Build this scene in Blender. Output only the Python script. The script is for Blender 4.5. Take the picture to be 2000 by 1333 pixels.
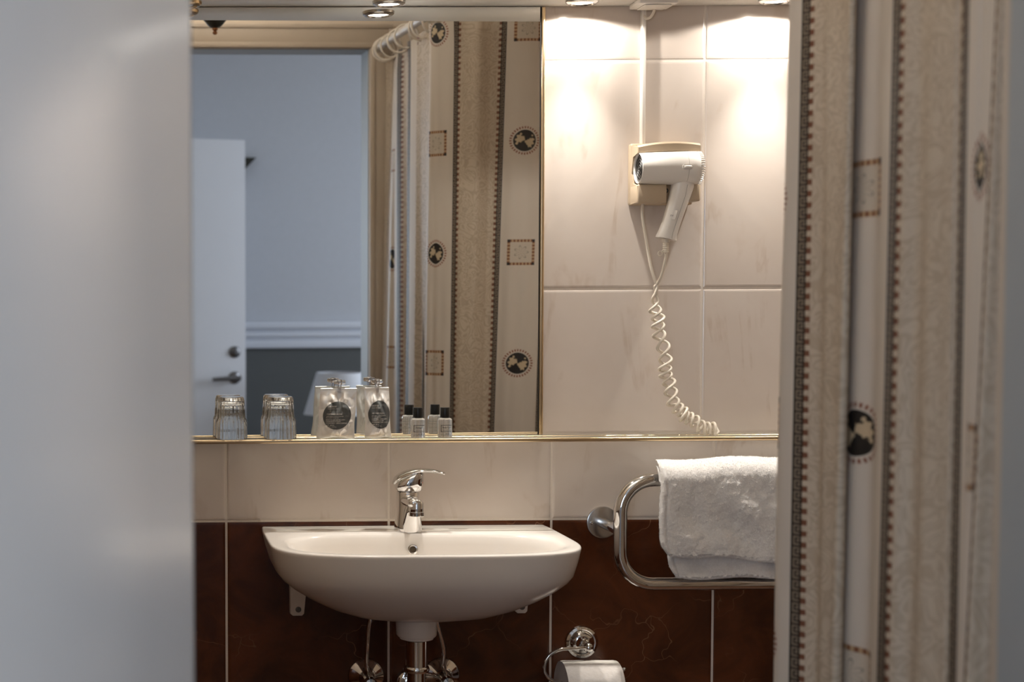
import bpy, bmesh, random
import numpy as np
from math import *
from mathutils import Vector, Matrix, noise
random.seed(7)
S = bpy.context.scene
COL = S.collection
for o in list(bpy.data.objects): bpy.data.objects.remove(o)

# ------------------------------------------------------------------ camera
D, F, CZ = 3.1, 3100.0, 1.34          # metres to the sink wall, focal length for a 2000 px wide frame, lens height
ROLL, PITCH = 0.0065, atan(1.66e-5 * F)
FOOT = (270.0, 597.0)                  # where the wall's normal through the lens meets the picture
def RX(a): return np.array([[1, 0, 0], [0, cos(a), -sin(a)], [0, sin(a), cos(a)]])
def RZ(a): return np.array([[cos(a), -sin(a), 0], [sin(a), cos(a), 0], [0, 0, 1]])
R = RX(pi/2 - PITCH) @ RZ(-ROLL)
C = np.array([0, -D, CZ])
_v = R.T @ np.array([0, 1., 0])
SX = _v[0]/-_v[2]*F/2000 - (FOOT[0]-1000)/2000
SY = _v[1]/-_v[2]*F/2000 - (666.5-FOOT[1])/2000
cam = bpy.data.cameras.new('camera'); camo = bpy.data.objects.new('camera', cam); COL.objects.link(camo)
m4 = Matrix([list(r)+[0] for r in R.tolist()]+[[0, 0, 0, 1]]); m4.translation = Vector(C)
camo.matrix_world = m4
cam.sensor_fit = 'HORIZONTAL'; cam.sensor_width = 36; cam.lens = F/2000*36
cam.shift_x, cam.shift_y = SX, SY
cam.clip_start = 0.05
cam.dof.use_dof = True; cam.dof.focus_distance = 3.04; cam.dof.aperture_fstop = 4.5
S.camera = camo

# ------------------------------------------------------------------ light and exposure
S.view_settings.view_transform = 'Standard'; S.view_settings.look = 'None'
S.view_settings.exposure = 0.0; S.view_settings.gamma = 1; S.view_settings.use_curve_mapping = False
S.cycles.use_denoising = True
S.cycles.max_bounces = 12; S.cycles.transmission_bounces = 10; S.cycles.glossy_bounces = 6; S.cycles.diffuse_bounces = 5
S.cycles.sample_clamp_indirect = 6
W = bpy.data.worlds.new('sky'); S.world = W; W.use_nodes = True
W.node_tree.nodes['Background'].inputs[0].default_value = (.62, .75, 1, 1)
W.node_tree.nodes['Background'].inputs[1].default_value = 1.0
def lamp(name, typ, loc, rot, power, col, **k):
    l = bpy.data.lights.new(name, typ); l.energy = power; l.color = col
    for a, b in k.items(): setattr(l, a, b)
    o = bpy.data.objects.new(name, l); o.location = loc; o.rotation_euler = rot; COL.objects.link(o); return o
WARM = (1, .95, .88)
# daylight through the bedroom window in the right-hand bedroom wall
lamp('bedroom_daylight', 'AREA', (2.66, -3.25, 1.55), (0, radians(90), 0), 37, (.85, .91, 1), shape='RECTANGLE', size=1.5, size_y=1.3)
LD = .070; PZ0 = 1.9115                           # underside of the light pelmet
# fill light added inside the dark pendant bowl to lift the bathroom's ambient light
lamp('pendant_fill', 'POINT', (.268, -1.1, 2.175), (0, 0, 0), 26.0, WARM, shadow_soft_size=.03)
# unseen second window, added behind the lens to send blue daylight onto the curtain
lamp('bedroom_daylight', 'AREA', (-1.0, -4.54, 1.55), (radians(90), 0, radians(0)), 40, (.72, .85, 1), shape='RECTANGLE', size=1.1, size_y=1.3)
LIGHTX = [(.477, 1), (.842, 1), (1.207, 1), (1.572, 1)]
for lx, on in LIGHTX:
    lamp('pelmet_spot', 'SPOT', (lx, -LD, PZ0-.010), (0, 0, 0), 3.2, WARM, spot_size=radians(160), spot_blend=.14, shadow_soft_size=.006)
    lamp('pelmet_beam', 'SPOT', (lx, -LD, PZ0-.010), (radians(-7), 0, 0), 20.0, WARM, spot_size=radians(72), spot_blend=1, shadow_soft_size=.012)

# ------------------------------------------------------------------ picture rays (only used to read real positions off the photograph)
def ray(px, py): return R @ np.array([((px-1000)/2000+SX)*2000/F, ((666.5-py)/2000+SY)*2000/F, -1.])
def P(px, py, d=0.):
    r = ray(px, py); return C + r*((-d-C[1])/r[1])
def PZ(px, py, z):
    r = ray(px, py); return C + r*((z-C[2])/r[2])
MYAW = (FOOT[0]-178.)/1000/D           # the mirror hangs slightly out of parallel
MN = np.array([sin(MYAW), -cos(MYAW), 0]); M0 = np.array([P(1050, 590)[0], -.006, CZ])
def MP(px, py, d):                     # seen in the mirror at (px, py), d metres in front of the wall
    r = ray(px, py); o = C + r*(np.dot(M0-C, MN)/np.dot(r, MN)); r = r - 2*np.dot(r, MN)*MN
    return o + r*((-d-o[1])/r[1])

# ------------------------------------------------------------------ materials
def lin(c): return tuple(((x/255)/12.92 if x/255 <= .04045 else ((x/255+.055)/1.055)**2.4) for x in c)
class NT:
    def __init__(s, name):
        s.m = bpy.data.materials.new(name); s.m.use_nodes = True; s.t = s.m.node_tree; s.b = s.t.nodes['Principled BSDF']
    def n(s, typ, **k):
        nd = s.t.nodes.new(typ)
        for a, b in k.items():
            if a[0] == '_': continue
            setattr(nd, a, b)
        return nd
    def put(s, sock, v):
        if isinstance(v, bpy.types.NodeSocket): s.t.links.new(v, sock)
        elif isinstance(v, (tuple, list)) and len(v) == 3 and sock.type == 'RGBA': sock.default_value = (*v, 1)
        else: sock.default_value = v
    def op(s, o, *a):
        nd = s.n('ShaderNodeMath', operation=o)
        for i, v in enumerate(a): s.put(nd.inputs[i], v)
        return nd.outputs[0]
    def mix(s, f, a, b):
        nd = s.n('ShaderNodeMix', data_type='RGBA'); s.put(nd.inputs[0], f); s.put(nd.inputs[6], a); s.put(nd.inputs[7], b); return nd.outputs[2]
    def noise(s, vec, scale, detail=3, rough=.5, dist=0):
        nd = s.n('ShaderNodeTexNoise'); s.put(nd.inputs['Vector'], vec) if vec is not None else None
        nd.inputs['Scale'].default_value = scale; nd.inputs['Detail'].default_value = detail
        nd.inputs['Roughness'].default_value = rough; nd.inputs['Distortion'].default_value = dist; return nd
    def step(s, v, a, b):   # smooth 0..1 between a and b
        nd = s.n('ShaderNodeMapRange', interpolation_type='SMOOTHSTEP'); s.put(nd.inputs[0], v)
        nd.inputs[1].default_value = a; nd.inputs[2].default_value = b; return nd.outputs[0]
    def set(s, **k):
        for a, v in k.items(): s.put(s.b.inputs[a.replace('_', ' ')], v)
        return s
    def bump(s, h, strength=.2, dist=.002):
        nd = s.n('ShaderNodeBump'); s.put(nd.inputs['Height'], h); nd.inputs['Strength'].default_value = strength
        nd.inputs['Distance'].default_value = dist; s.t.links.new(nd.outputs[0], s.b.inputs['Normal']); return s
    def pos(s): return s.n('ShaderNodeNewGeometry').outputs['Position']
    def obj(s): return s.n('ShaderNodeTexCoord').outputs['Object']
    def rnd(s): return s.n('ShaderNodeObjectInfo').outputs['Random']
def mat(name, col, rough=.5, metal=0., grain=0., gscale=60, **k):
    t = NT(name); base = col
    if grain:
        nz = t.noise(t.obj(), gscale, 4)
        base = t.mix(nz.outputs[0], tuple(c*(1-grain) for c in col), tuple(min(1, c*(1+grain)) for c in col))
    t.set(Base_Color=base, Roughness=rough, Metallic=metal); t.set(**k); return t.m
def tile_mat(name, dark):
    t = NT(name); p = t.n('ShaderNodeVectorMath', operation='ADD')
    t.put(p.inputs[0], t.pos()); cx = t.n('ShaderNodeCombineXYZ'); r = t.op('MULTIPLY', t.rnd(), 37.)
    t.put(cx.inputs[0], r); t.put(cx.inputs[2], t.op('MULTIPLY', r, 1.7)); t.put(p.inputs[1], cx.outputs[0]); v = p.outputs[0]
    if not dark:
        n1 = t.noise(v, 2.6, 5, .55, .6); n2 = t.noise(v, 9, 4, .6, .3)
        base = t.mix(n1.outputs[0], lin((198, 182, 168)), lin((224, 215, 207)))
        # faint slanted veins
        mp = t.n('ShaderNodeMapping'); t.put(mp.inputs[0], v); mp.inputs['Rotation'].default_value = (0, radians(-38), 0); mp.inputs['Scale'].default_value = (4.2, 1, 1.3)
        n3 = t.noise(mp.outputs[0], 1.1, 5, .6, 1.1)
        vein = t.op('SUBTRACT', 1., t.step(t.op('ABSOLUTE', t.op('SUBTRACT', n3.outputs[0], .5)), .0, .035))
        vein = t.op('MULTIPLY', vein, t.step(n2.outputs[0], .46, .70))
        base = t.mix(t.op('MULTIPLY', vein, .33), base, lin((168, 140, 112)))
        t.set(Base_Color=base, Roughness=.16, Specular_IOR_Level=.45)
        t.bump(n2.outputs[0], .04, .002)
    else:
        n1 = t.noise(v, 7, 6, .6, .8); n2 = t.noise(v, 3, 3)
        base = t.mix(t.step(n1.outputs[0], .3, .75), lin((66, 33, 17)), lin((102, 54, 28)))
        nv = t.noise(v, 5, 4, .6)
        w = t.n('ShaderNodeVectorMath', operation='MULTIPLY_ADD'); t.put(w.inputs[0], nv.outputs[1]); w.inputs[1].default_value = (.22, .22, .22); t.put(w.inputs[2], v)
        vo = t.n('ShaderNodeTexVoronoi', feature='DISTANCE_TO_EDGE'); t.put(vo.inputs['Vector'], w.outputs[0]); vo.inputs['Scale'].default_value = 5.5
        vein = t.op('SUBTRACT', 1., t.step(vo.outputs['Distance'], .001, .007))
        vein = t.op('MULTIPLY', vein, t.step(t.noise(v, 6, 3).outputs[0], .46, .66))
        base = t.mix(t.op('MULTIPLY', vein, .62), base, lin((148, 108, 80)))
        t.set(Base_Color=base, Roughness=.2, Specular_IOR_Level=.4)
    return t.m
M = {}
M['tile'] = tile_mat('beige_marble_tile', 0); M['dark'] = tile_mat('brown_marble_tile', 1)
M['grout'] = mat('grout', lin((226, 215, 203)), .9, grain=.08, gscale=300)
M['white'] = mat('white_gloss', lin((226, 222, 214)), .25, grain=.02)
M['pelmet'] = mat('white_laminate', lin((238, 234, 227)), .3, grain=.02)
M['ceramic'] = mat('white_ceramic', lin((234, 228, 221)), .13, Specular_IOR_Level=.32)
M['chrome'] = mat('chrome', (.78, .77, .76), .07, 1., grain=.02, gscale=20)
M['steel'] = mat('brushed_steel', (.62, .60, .58), .22, 1., grain=.04, gscale=200)
M['brass'] = mat('gold_anodised', lin((226, 202, 164)), .28, 1., grain=.03, gscale=40)
M['copper'] = mat('copper', lin((176, 128, 92)), .3, 1., grain=.05)
M['black'] = mat('black_plastic', (.006, .006, .006), .28, grain=.2)
M['darkmetal'] = mat('dark_metal', (.02, .022, .018), .4, grain=.2)
M['darksteel'] = mat('dark_steel', (.20, .20, .21), .3, 1., grain=.04)
M['rubber'] = mat('dark_gap', (.02, .016, .012), .8, grain=.2)
M['dryer'] = mat('white_plastic', lin((236, 230, 222)), .28, grain=.01)
M['holder'] = mat('cream_plastic', lin((188, 169, 144)), .42, grain=.02)
M['cable'] = mat('cable_white', lin((226, 216, 200)), .4, grain=.02)
M['cream'] = mat('cream_paint', lin((180, 165, 148)), .45, grain=.03, gscale=15)
M['bathwall'] = mat('bathroom_paint', lin((204, 188, 168)), .6, grain=.05, gscale=8)
M['bedwall'] = mat('bedroom_paint', lin((184, 188, 196)), .7, grain=.04, gscale=30)
M['bedlow'] = mat('bedroom_dado_paint', lin((84, 87, 88)), .7, grain=.05, gscale=30)
M['rail'] = mat('rail_paint', lin((205, 210, 220)), .5, grain=.02)
M['ceil'] = mat('ceiling_paint', lin((225, 220, 212)), .8, grain=.02)
M['floor'] = mat('floor', lin((120, 92, 66)), .5, grain=.15, gscale=8)
M['bfloor'] = mat('bathroom_floor', lin((96, 66, 48)), .35, grain=.2, gscale=10)
M['leafpaint'] = mat('door_gloss_paint', lin((208, 210, 211)), .27, grain=.015, gscale=6, Specular_IOR_Level=1.)
M['doorpaint'] = mat('door_paint', lin((214, 218, 226)), .45, grain=.02, gscale=10)
M['plasticwhite'] = mat('ring_plastic', lin((222, 212, 198)), .35, grain=.02)
M['rod'] = mat('rod_white', lin((214, 208, 200)), .4, grain=.02)
M['paper'] = NT('toilet_paper').m
_t = NT('tissue'); _n = _t.noise(_t.obj(), 140, 3); _t.set(Base_Color=_t.mix(_n.outputs[0], lin((226, 218, 210)), lin((240, 234, 228))), Roughness=.95).bump(_n.outputs[0], .5, .002); M['paper'] = _t.m
_t = NT('terry'); _n = _t.noise(_t.obj(), 900, 2); _n2 = _t.noise(_t.obj(), 260, 3)
_t.set(Base_Color=_t.mix(_n2.outputs[0], lin((226, 220, 214)), lin((244, 241, 237))), Roughness=1., Sheen_Weight=.5).bump(_t.op('ADD', _n.outputs[0], _n2.outputs[0]), .45, .002); M['terry'] = _t.m
M['pile'] = mat('terry_pile', lin((246, 243, 239)), 1., grain=.03, Specular_IOR_Level=.1)
def glassmat(name, ior, col=(1, 1, 1), rough=.0):
    return mat(name, col, rough, Transmission_Weight=1., IOR=ior)
M['glass'] = glassmat('clear_glass', 1.47, (.97, .98, .98)); M['bottle'] = mat('clear_bottle', (.96, .95, .93), .02, Transmission_Weight=.80, IOR=1.36)
M['clearplastic'] = glassmat('clear_plastic', 1.4, (.93, .93, .95), .12)
M['mirror'] = mat('mirror_glass', (.87, .88, .87), .0, 1.)
M['foil'] = mat('silver_foil', (.91, .90, .88), .26, .38, grain=.03, gscale=50)
M['label'] = mat('grey_label', lin((88, 90, 90)), .35, .3, grain=.03)
M['print'] = mat('white_print', lin((220, 214, 206)), .6)
M['inkprint'] = mat('black_print', lin((40, 38, 36)), .6)
M['gold'] = mat('gold_seal', lin((176, 142, 50)), .4, .4)
M['red'] = mat('red_dot', lin((120, 40, 30)), .3)
M['shade'] = mat('lamp_shade_fabric', lin((214, 218, 226)), .8, grain=.04, gscale=200, Transmission_Weight=.0)
M['wood'] = mat('dark_wood', lin((70, 48, 34)), .5, grain=.25, gscale=12)
M['lens'] = mat('lamp_glass', lin((200, 205, 212)), .15)
_t = NT('lit_lamp'); _t.set(Base_Color=(1, .9, .8), Emission_Color=(1, .86, .68), Emission_Strength=14.); M['lit'] = _t.m
M['lid'] = mat('outside_sky_board', (.7, .8, 1), .9)

_t = NT('frosted_shelf_glass'); _t.set(Base_Color=lin((236, 228, 214)), Roughness=.2)
_a = _t.n('ShaderNodeBsdfTransparent'); _a.inputs[0].default_value = (.97, .98, .96, 1); _m = _t.n('ShaderNodeMixShader'); _m.inputs[0].default_value = .92
_t.t.links.new(_t.b.outputs[0], _m.inputs[1]); _t.t.links.new(_a.outputs[0], _m.inputs[2]); _t.t.links.new(_m.outputs[0], _t.t.nodes['Material Output'].inputs[0]); M['shelf'] = _t.m
# printed curtain
WH, TAN, SP = .112, .138, .285; PER = WH+TAN
def curtain_mat():
    t = NT('printed_curtain'); o = t.op
    uv = t.n('ShaderNodeUVMap', uv_map='cloth').outputs[0]; sp = t.n('ShaderNodeSeparateXYZ'); t.put(sp.inputs[0], uv)
    u, v = sp.outputs[0], sp.outputs[1]
    q = o('ADD', o('DIVIDE', o('ADD', u, .026), PER), .5)
    k = o('FLOOR', q); du = o('MULTIPLY', o('SUBTRACT', o('FRACT', q), .5), PER); au = o('ABSOLUTE', du)
    KW, TE = .0128, .0066; k0 = WH/2-KW*.5
    def rng(x, a, b): return o('MULTIPLY', o('GREATER_THAN', x, a), o('LESS_THAN', x, b))
    def OR(*a):
        r = a[0]
        for x in a[1:]: r = o('MAXIMUM', r, x)
        return r
    AND = lambda a, b: o('MULTIPLY', a, b)
    # greek key
    kp = .0142; a = o('DIVIDE', o('SUBTRACT', au, k0), KW); b = o('FRACT', o('DIVIDE', v, kp))
    inkey = rng(a, 0., 1.)
    keyd = OR(o('LESS_THAN', a, .17), o('GREATER_THAN', a, .80), AND(o('LESS_THAN', b, .16), o('GREATER_THAN', a, 0.)),
              AND(rng(b, .34, .48), rng(a, .36, .85)), AND(rng(b, .34, .84), rng(a, .34, .48)), AND(rng(b, .7, .84), rng(a, .34, .68)))
    keyc = t.mix(keyd, lin((138, 124, 108)), lin((40, 34, 30)))
    tooth = AND(rng(au, k0+KW, k0+KW+TE), o('LESS_THAN', b, .5))
    # tan band with scrolls
    fl = t.n('ShaderNodeCombineXYZ'); t.put(fl.inputs[0], u); t.put(fl.inputs[1], v)
    nz = t.noise(fl.outputs[0], 17, 1.2, .4, 2.6); sc = o('ABSOLUTE', o('SUBTRACT', o('FRACT', o('MULTIPLY', nz.outputs[0], 7.)), .5))
    tanc = t.mix(o('MULTIPLY', t.step(sc, .15, .4), .6), lin((203, 188, 168)), lin((172, 154, 132)))
    intan = o('GREATER_THAN', au, k0+KW)
    base = t.mix(intan, lin((214, 203, 190)), tanc)
    base = t.mix(tooth, base, lin((120, 78, 58)))
    base = t.mix(inkey, base, keyc)
    # motifs on the white band
    vj = o('ADD', o('DIVIDE', v, SP), .5); j = o('FLOOR', vj); dv = o('MULTIPLY', o('SUBTRACT', o('FRACT', vj), .5), SP); av = o('ABSOLUTE', dv)
    par = o('MODULO', o('ADD', o('ADD', j, k), 200.), 2.)   # 0: circle, 1: square
    rr = o('SQRT', o('ADD', o('MULTIPLY', du, du), o('MULTIPLY', dv, dv))); an = o('ARCTAN2', dv, du)
    mx = o('MAXIMUM', au, av)
    insq = AND(o('LESS_THAN', mx, .033), par)
    bord = AND(insq, o('GREATER_THAN', mx, .0262))
    along = o('MINIMUM', au, av); dash = o('LESS_THAN', o('FRACT', o('ADD', o('DIVIDE', along, .0085), .25)), .5)
    corner = AND(o('GREATER_THAN', along, .0262), bord)
    base = t.mix(insq, base, lin((204, 192, 176)))
    base = t.mix(bord, base, t.mix(dash, lin((188, 158, 124)), lin((130, 82, 56))))
    base = t.mix(corner, base, lin((45, 40, 36)))
    petal = o('ABSOLUTE', o('SINE', o('MULTIPLY', an, 3.5)))
    pr = o('ABSOLUTE', o('SUBTRACT', rr, o('MULTIPLY', petal, .017)))
    base = t.mix(AND(o('MULTIPLY', o('LESS_THAN', pr, .0011), .7), AND(insq, o('LESS_THAN', rr, .022))), base, lin((92, 84, 76)))
    circ = o('SUBTRACT', 1., par)
    ring = AND(rng(rr, .0306, .0364), circ); dd = o('LESS_THAN', o('FRACT', o('MULTIPLY', o('ADD', an, 3.2), 32/(2*pi))), .55)
    base = t.mix(AND(ring, dd), base, lin((142, 88, 66)))
    disc = AND(o('LESS_THAN', rr, .0275), circ)
    mo = t.n('ShaderNodeCombineXYZ'); t.put(mo.inputs[0], du); t.put(mo.inputs[1], dv); mn = t.noise(mo.outputs[0], 130, 2)
    wav = o('MULTIPLY', o('SUBTRACT', mn.outputs[0], .5), 3.2)
    quad = o('GREATER_THAN', o('ADD', o('SINE', o('ADD', o('MULTIPLY', an, 2.), o('MULTIPLY', rr, 50.))), wav), .05)
    leaf = AND(quad, o('LESS_THAN', rr, o('ADD', .0218, o('MULTIPLY', o('SINE', o('MULTIPLY', an, 13.)), .0022))))
    base = t.mix(disc, base, t.mix(leaf, lin((40, 36, 33)), lin((200, 180, 150))))
    t.set(Base_Color=base, Roughness=.46, Specular_IOR_Level=.42)
    wv = t.noise(fl.outputs[0], 700, 2); t.bump(o('ADD', wv.outputs[0], o('MULTIPLY', o('MULTIPLY', sc, intan), 1.6)), .12, .002)
    tr = t.n('ShaderNodeBsdfTranslucent'); t.put(tr.inputs[0], base)
    ms = t.n('ShaderNodeMixShader'); ms.inputs[0].default_value = .22
    t.t.links.new(t.b.outputs[0], ms.inputs[1]); t.t.links.new(tr.outputs[0], ms.inputs[2])
    t.t.links.new(ms.outputs[0], t.t.nodes['Material Output'].inputs[0]); return t.m
M['curtain'] = curtain_mat()

# ------------------------------------------------------------------ mesh helpers
class MB:
    def __init__(s): s.v = []; s.f = []
    def add(s, v, f):
        n = len(s.v); s.v += [tuple(map(float, p)) for p in v]; s.f += [tuple(i+n for i in q) for q in f]; return s
    def box(s, lo, hi, bev=0., seg=2, mtx=None):
        bm = bmesh.new(); bmesh.ops.create_cube(bm, size=1)
        lo = Vector(lo); hi = Vector(hi)
        for w in bm.verts: w.co = Vector([(lo[i]+hi[i])/2 + w.co[i]*(hi[i]-lo[i]) for i in range(3)])
        if bev: bmesh.ops.bevel(bm, geom=bm.edges[:], offset=bev, segments=seg, affect='EDGES', profile=.5)
        if mtx: bm.transform(mtx)
        bm.verts.index_update(); s.add([w.co for w in bm.verts], [[w.index for w in q.verts] for q in bm.faces]); bm.free(); return s
    def lathe(s, prof, n=32, loc=(0, 0, 0), axis=(0, 0, 1), rfun=None, caps=True):
        q = Vector((0, 0, 1)).rotation_difference(Vector(axis).normalized()); v = []; f = []
        for i, (r, z) in enumerate(prof):
            for a in range(n):
                t = 2*pi*a/n; rr = r*(rfun(t, z, i) if rfun else 1)
                v.append(q @ Vector((rr*cos(t), rr*sin(t), z)) + Vector(loc))
        for i in range(len(prof)-1):
            for a in range(n):
                b = (a+1) % n; f.append((i*n+a, i*n+b, (i+1)*n+b, (i+1)*n+a))
        if caps and prof[0][0] > 1e-6: f.append(tuple(range(n-1, -1, -1)))
        if caps and prof[-1][0] > 1e-6: f.append(tuple((len(prof)-1)*n+a for a in range(n)))
        return s.add(v, f)
    def tube(s, pts, r, n=10, caps=True):
        pts = [Vector(p) for p in pts]; N = len(pts); rs = r if isinstance(r, (list, tuple)) else [r]*N
        v = []; f = []; t0 = (pts[1]-pts[0]).normalized(); up = t0.orthogonal().normalized()
        for i, p in enumerate(pts):
            t = (pts[min(i+1, N-1)]-pts[max(i-1, 0)]).normalized()
            up = (up - t*up.dot(t)).normalized(); w = t.cross(up)
            for a in range(n):
                q = 2*pi*a/n; v.append(p + (up*cos(q)+w*sin(q))*rs[i])
        for i in range(N-1):
            for a in range(n):
                b = (a+1) % n; f.append((i*n+a, i*n+b, (i+1)*n+b, (i+1)*n+a))
        if caps: f.append(tuple(range(n-1, -1, -1))); f.append(tuple((N-1)*n+a for a in range(n)))
        return s.add(v, f)
    def torus(s, loc, axis, Rr, r, n=32, m=8):
        q = Vector((0, 0, 1)).rotation_difference(Vector(axis).normalized()); v = []; f = []
        for i in range(n):
            t = 2*pi*i/n
            for j in range(m):
                p = 2*pi*j/m; v.append(q @ Vector(((Rr+r*cos(p))*cos(t), (Rr+r*cos(p))*sin(t), r*sin(p))) + Vector(loc))
        for i in range(n):
            for j in range(m): f.append((i*m+j, ((i+1) % n)*m+j, ((i+1) % n)*m+(j+1) % m, i*m+(j+1) % m))
        return s.add(v, f)
    def grid(s, fn, nu, nv, closed=False):
        v = [fn(i, j) for i in range(nu) for j in range(nv)]; f = []
        for i in range(nu-1 if not closed else nu):
            for j in range(nv-1): f.append((i*nv+j, ((i+1) % nu)*nv+j, ((i+1) % nu)*nv+j+1, i*nv+j+1))
        return s.add(v, f)
    def loft(s, rings, cap0=True, cap1=True):
        n = len(rings[0]); v = [p for r in rings for p in r]; f = []
        for i in range(len(rings)-1):
            for a in range(n):
                b = (a+1) % n; f.append((i*n+a, i*n+b, (i+1)*n+b, (i+1)*n+a))
        if cap0: f.append(tuple(range(n-1, -1, -1)))
        if cap1: f.append(tuple((len(rings)-1)*n+a for a in range(n)))
        return s.add(v, f)
def base_of(o):
    while o.parent: o = o.parent
    return o.location
def tag(o, label=None, cat=None, group=None, kind=None):
    if label: o['label'] = label
    if cat: o['category'] = cat
    if group: o['group'] = group
    if kind: o['kind'] = kind
    return o
def obj(name, mb, material, parent=None, smooth=35, origin=None):
    me = bpy.data.meshes.new(name); org = Vector(origin) if origin is not None else (Vector(base_of(parent)) if parent else Vector((0, 0, 0)))
    me.from_pydata([tuple(Vector(p)-org) for p in mb.v], [], mb.f); me.validate()
    bm = bmesh.new(); bm.from_mesh(me); bmesh.ops.recalc_face_normals(bm, faces=bm.faces[:]); bm.to_mesh(me); bm.free()
    if smooth:
        me.shade_smooth(); me.set_sharp_from_angle(angle=radians(smooth))
    me.materials.append(material)
    o = bpy.data.objects.new(name, me); COL.objects.link(o)
    if parent: o.parent = parent
    else: o.location = org
    return o
def thing(name, loc, label, cat, group=None):
    o = bpy.data.objects.new(name, None); o.empty_display_size = .05; o.location = Vector([float(x) for x in loc]); COL.objects.link(o)
    return tag(o, label, cat, group)
def struct(name, mb, material, parent=None, smooth=0):
    o = obj(name, mb, material, parent, smooth)
    if not parent: o['kind'] = 'structure'
    return o
def copy_tree(o, parent=None):
    c = o.copy(); COL.objects.link(c); c.parent = parent
    for ch in list(o.children): copy_tree(ch, c)
    return c
def spline(pts, n=8):
    pts = [Vector(p) for p in pts]; out = []
    for i in range(len(pts)-1):
        p0 = pts[max(i-1, 0)]; p1 = pts[i]; p2 = pts[i+1]; p3 = pts[min(i+2, len(pts)-1)]
        for k in range(n):
            t = k/n; out.append(.5*((2*p1)+(p2-p0)*t+(2*p0-5*p1+4*p2-p3)*t*t+(3*p1-p0-3*p2+p3)*t**3))
    out.append(pts[-1]); return out
def text_mesh(s, size):
    c = bpy.data.curves.new('t', 'FONT'); c.body = s; c.size = size; c.resolution_u = 2
    o = bpy.data.objects.new('t', c); COL.objects.link(o); dg = bpy.context.evaluated_depsgraph_get()
    me = o.evaluated_get(dg).to_mesh(); v = [tuple(p.co) for p in me.vertices]; f = [tuple(q.vertices) for q in me.polygons]
    o.to_mesh_clear(); bpy.data.objects.remove(o); bpy.data.curves.remove(c); return v, f

# ------------------------------------------------------------------ room shell
XL, XR, YF, YB, CEIL = -.40, 1.76, -1.66, -1.76, 2.42      # bathroom
BL, BR, BY = -2.3, 2.6, -4.5                                # bedroom
JL, JR, JT = .045, .786, 2.095                              # door opening
struct('floor', MB().box((XL-.1, YB, -.1), (XR+.1, .1, 0)), M['bfloor'])
struct('floor', MB().box((BL-.1, BY-.1, -.1), (BR+.1, YB, 0)), M['floor'])
struct('ceiling', MB().box((XL-.1, YB, CEIL), (XR+.1, .1, CEIL+.1)), M['ceil'])
struct('ceiling', MB().box((BL-.1, BY-.1, 2.6), (BR+.1, YB, 2.7)), M['ceil'])
wall = struct('wall_back', MB().box((XL, 0, 0), (XR, .1, CEIL)), M['grout'])
struct('wall_left', MB().box((XL-.1, YB, .9155), (XL, .1, CEIL)), M['bathwall'])
struct('wall_left_dado', MB().box((XL-.1, YB, 0), (XL, .1, .9155)), M['dark'])
struct('wall_right', MB().box((XR, YB, .9155), (XR+.1, .1, CEIL)), M['bathwall'])
struct('wall_right_dado', MB().box((XR, YB, 0), (XR+.1, .1, .9155)), M['dark'])
struct('wall_front', MB().box((BL, YB, 0), (JL, YF, 2.7)).box((JR, YB, 0), (BR, YF, 2.7)).box((JL, YB, JT), (JR, YF, 2.7)), M['bathwall'])
struct('wall_bedroom_left', MB().box((BL-.1, BY, 0), (BL, YB, 2.6)), M['bedwall'])
WY0, WY1, WZ0, WZ1 = -4.0, -2.5, .9, 2.2
struct('wall_bedroom_right', MB().box((BR, BY, 0), (BR+.1, WY0, 2.6)).box((BR, WY1, 0), (BR+.1, YB, 2.6)).box((BR, WY0, 0), (BR+.1, WY1, WZ0)).box((BR, WY0, WZ1), (BR+.1, WY1, 2.6)), M['bedwall'])
VX0, VX1 = -1.55, -.45  # opening for the added second window
struct('wall_bedroom_back', MB().box((VX1, BY-.1, 1.14), (BR+.1, BY, 2.6)).box((BL-.1, BY-.1, 1.14), (VX0, BY, 2.6)).box((VX0, BY-.1, WZ1), (VX1, BY, 2.6)), M['bedwall'])
struct('wall_bedroom_dado', MB().box((VX1, BY-.1, 0), (BR+.1, BY, 1.14)).box((BL-.1, BY-.1, 0), (VX0, BY, 1.14)).box((VX0, BY-.1, 0), (VX1, BY, WZ0)), M['bedlow'])
struct('added_window_2', MB().box((VX0, BY-.035, WZ0), (VX0+.05, BY, WZ1), .004).box((VX1-.05, BY-.035, WZ0), (VX1, BY, WZ1), .004).box((VX0+.05, BY-.035, WZ0), (VX1-.05, BY, WZ0+.05), .004).box((VX0+.05, BY-.035, WZ1-.05), (VX1-.05, BY, WZ1), .004), M['rail'])  # frame of the added, unseen second window
w = struct('window_1', MB().box((BR, WY0, WZ0), (BR+.08, WY0+.06, WZ1), .004).box((BR, WY1-.06, WZ0), (BR+.08, WY1, WZ1), .004).box((BR, WY0, WZ0), (BR+.08, WY1, WZ0+.06), .004).box((BR, WY0, WZ1-.06), (BR+.08, WY1, WZ1), .004).box((BR, -3.28, WZ0), (BR+.08, -3.22, WZ1), .004), M['rail'])
# moulded dado rail on the bedroom back wall
zt, zb = MP(600, 628, 4.48)[2], MP(600, 680, 4.48)[2]; h = zt-zb
TL = VX1+.04
struct('trim_2', MB().box((TL, BY, zb), (BR, BY+.022, zb+h*.30), .004).box((TL, BY, zb+h*.30), (BR, BY+.012, zb+h*.40), .001).box((TL, BY, zb+h*.40), (BR, BY+.028, zb+h*.62), .008).box((TL, BY, zb+h*.62), (BR, BY+.014, zb+h*.72), .001).box((TL, BY, zb+h*.72), (BR, BY+.034, zb+h), .008), M['rail'], smooth=30)

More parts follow.
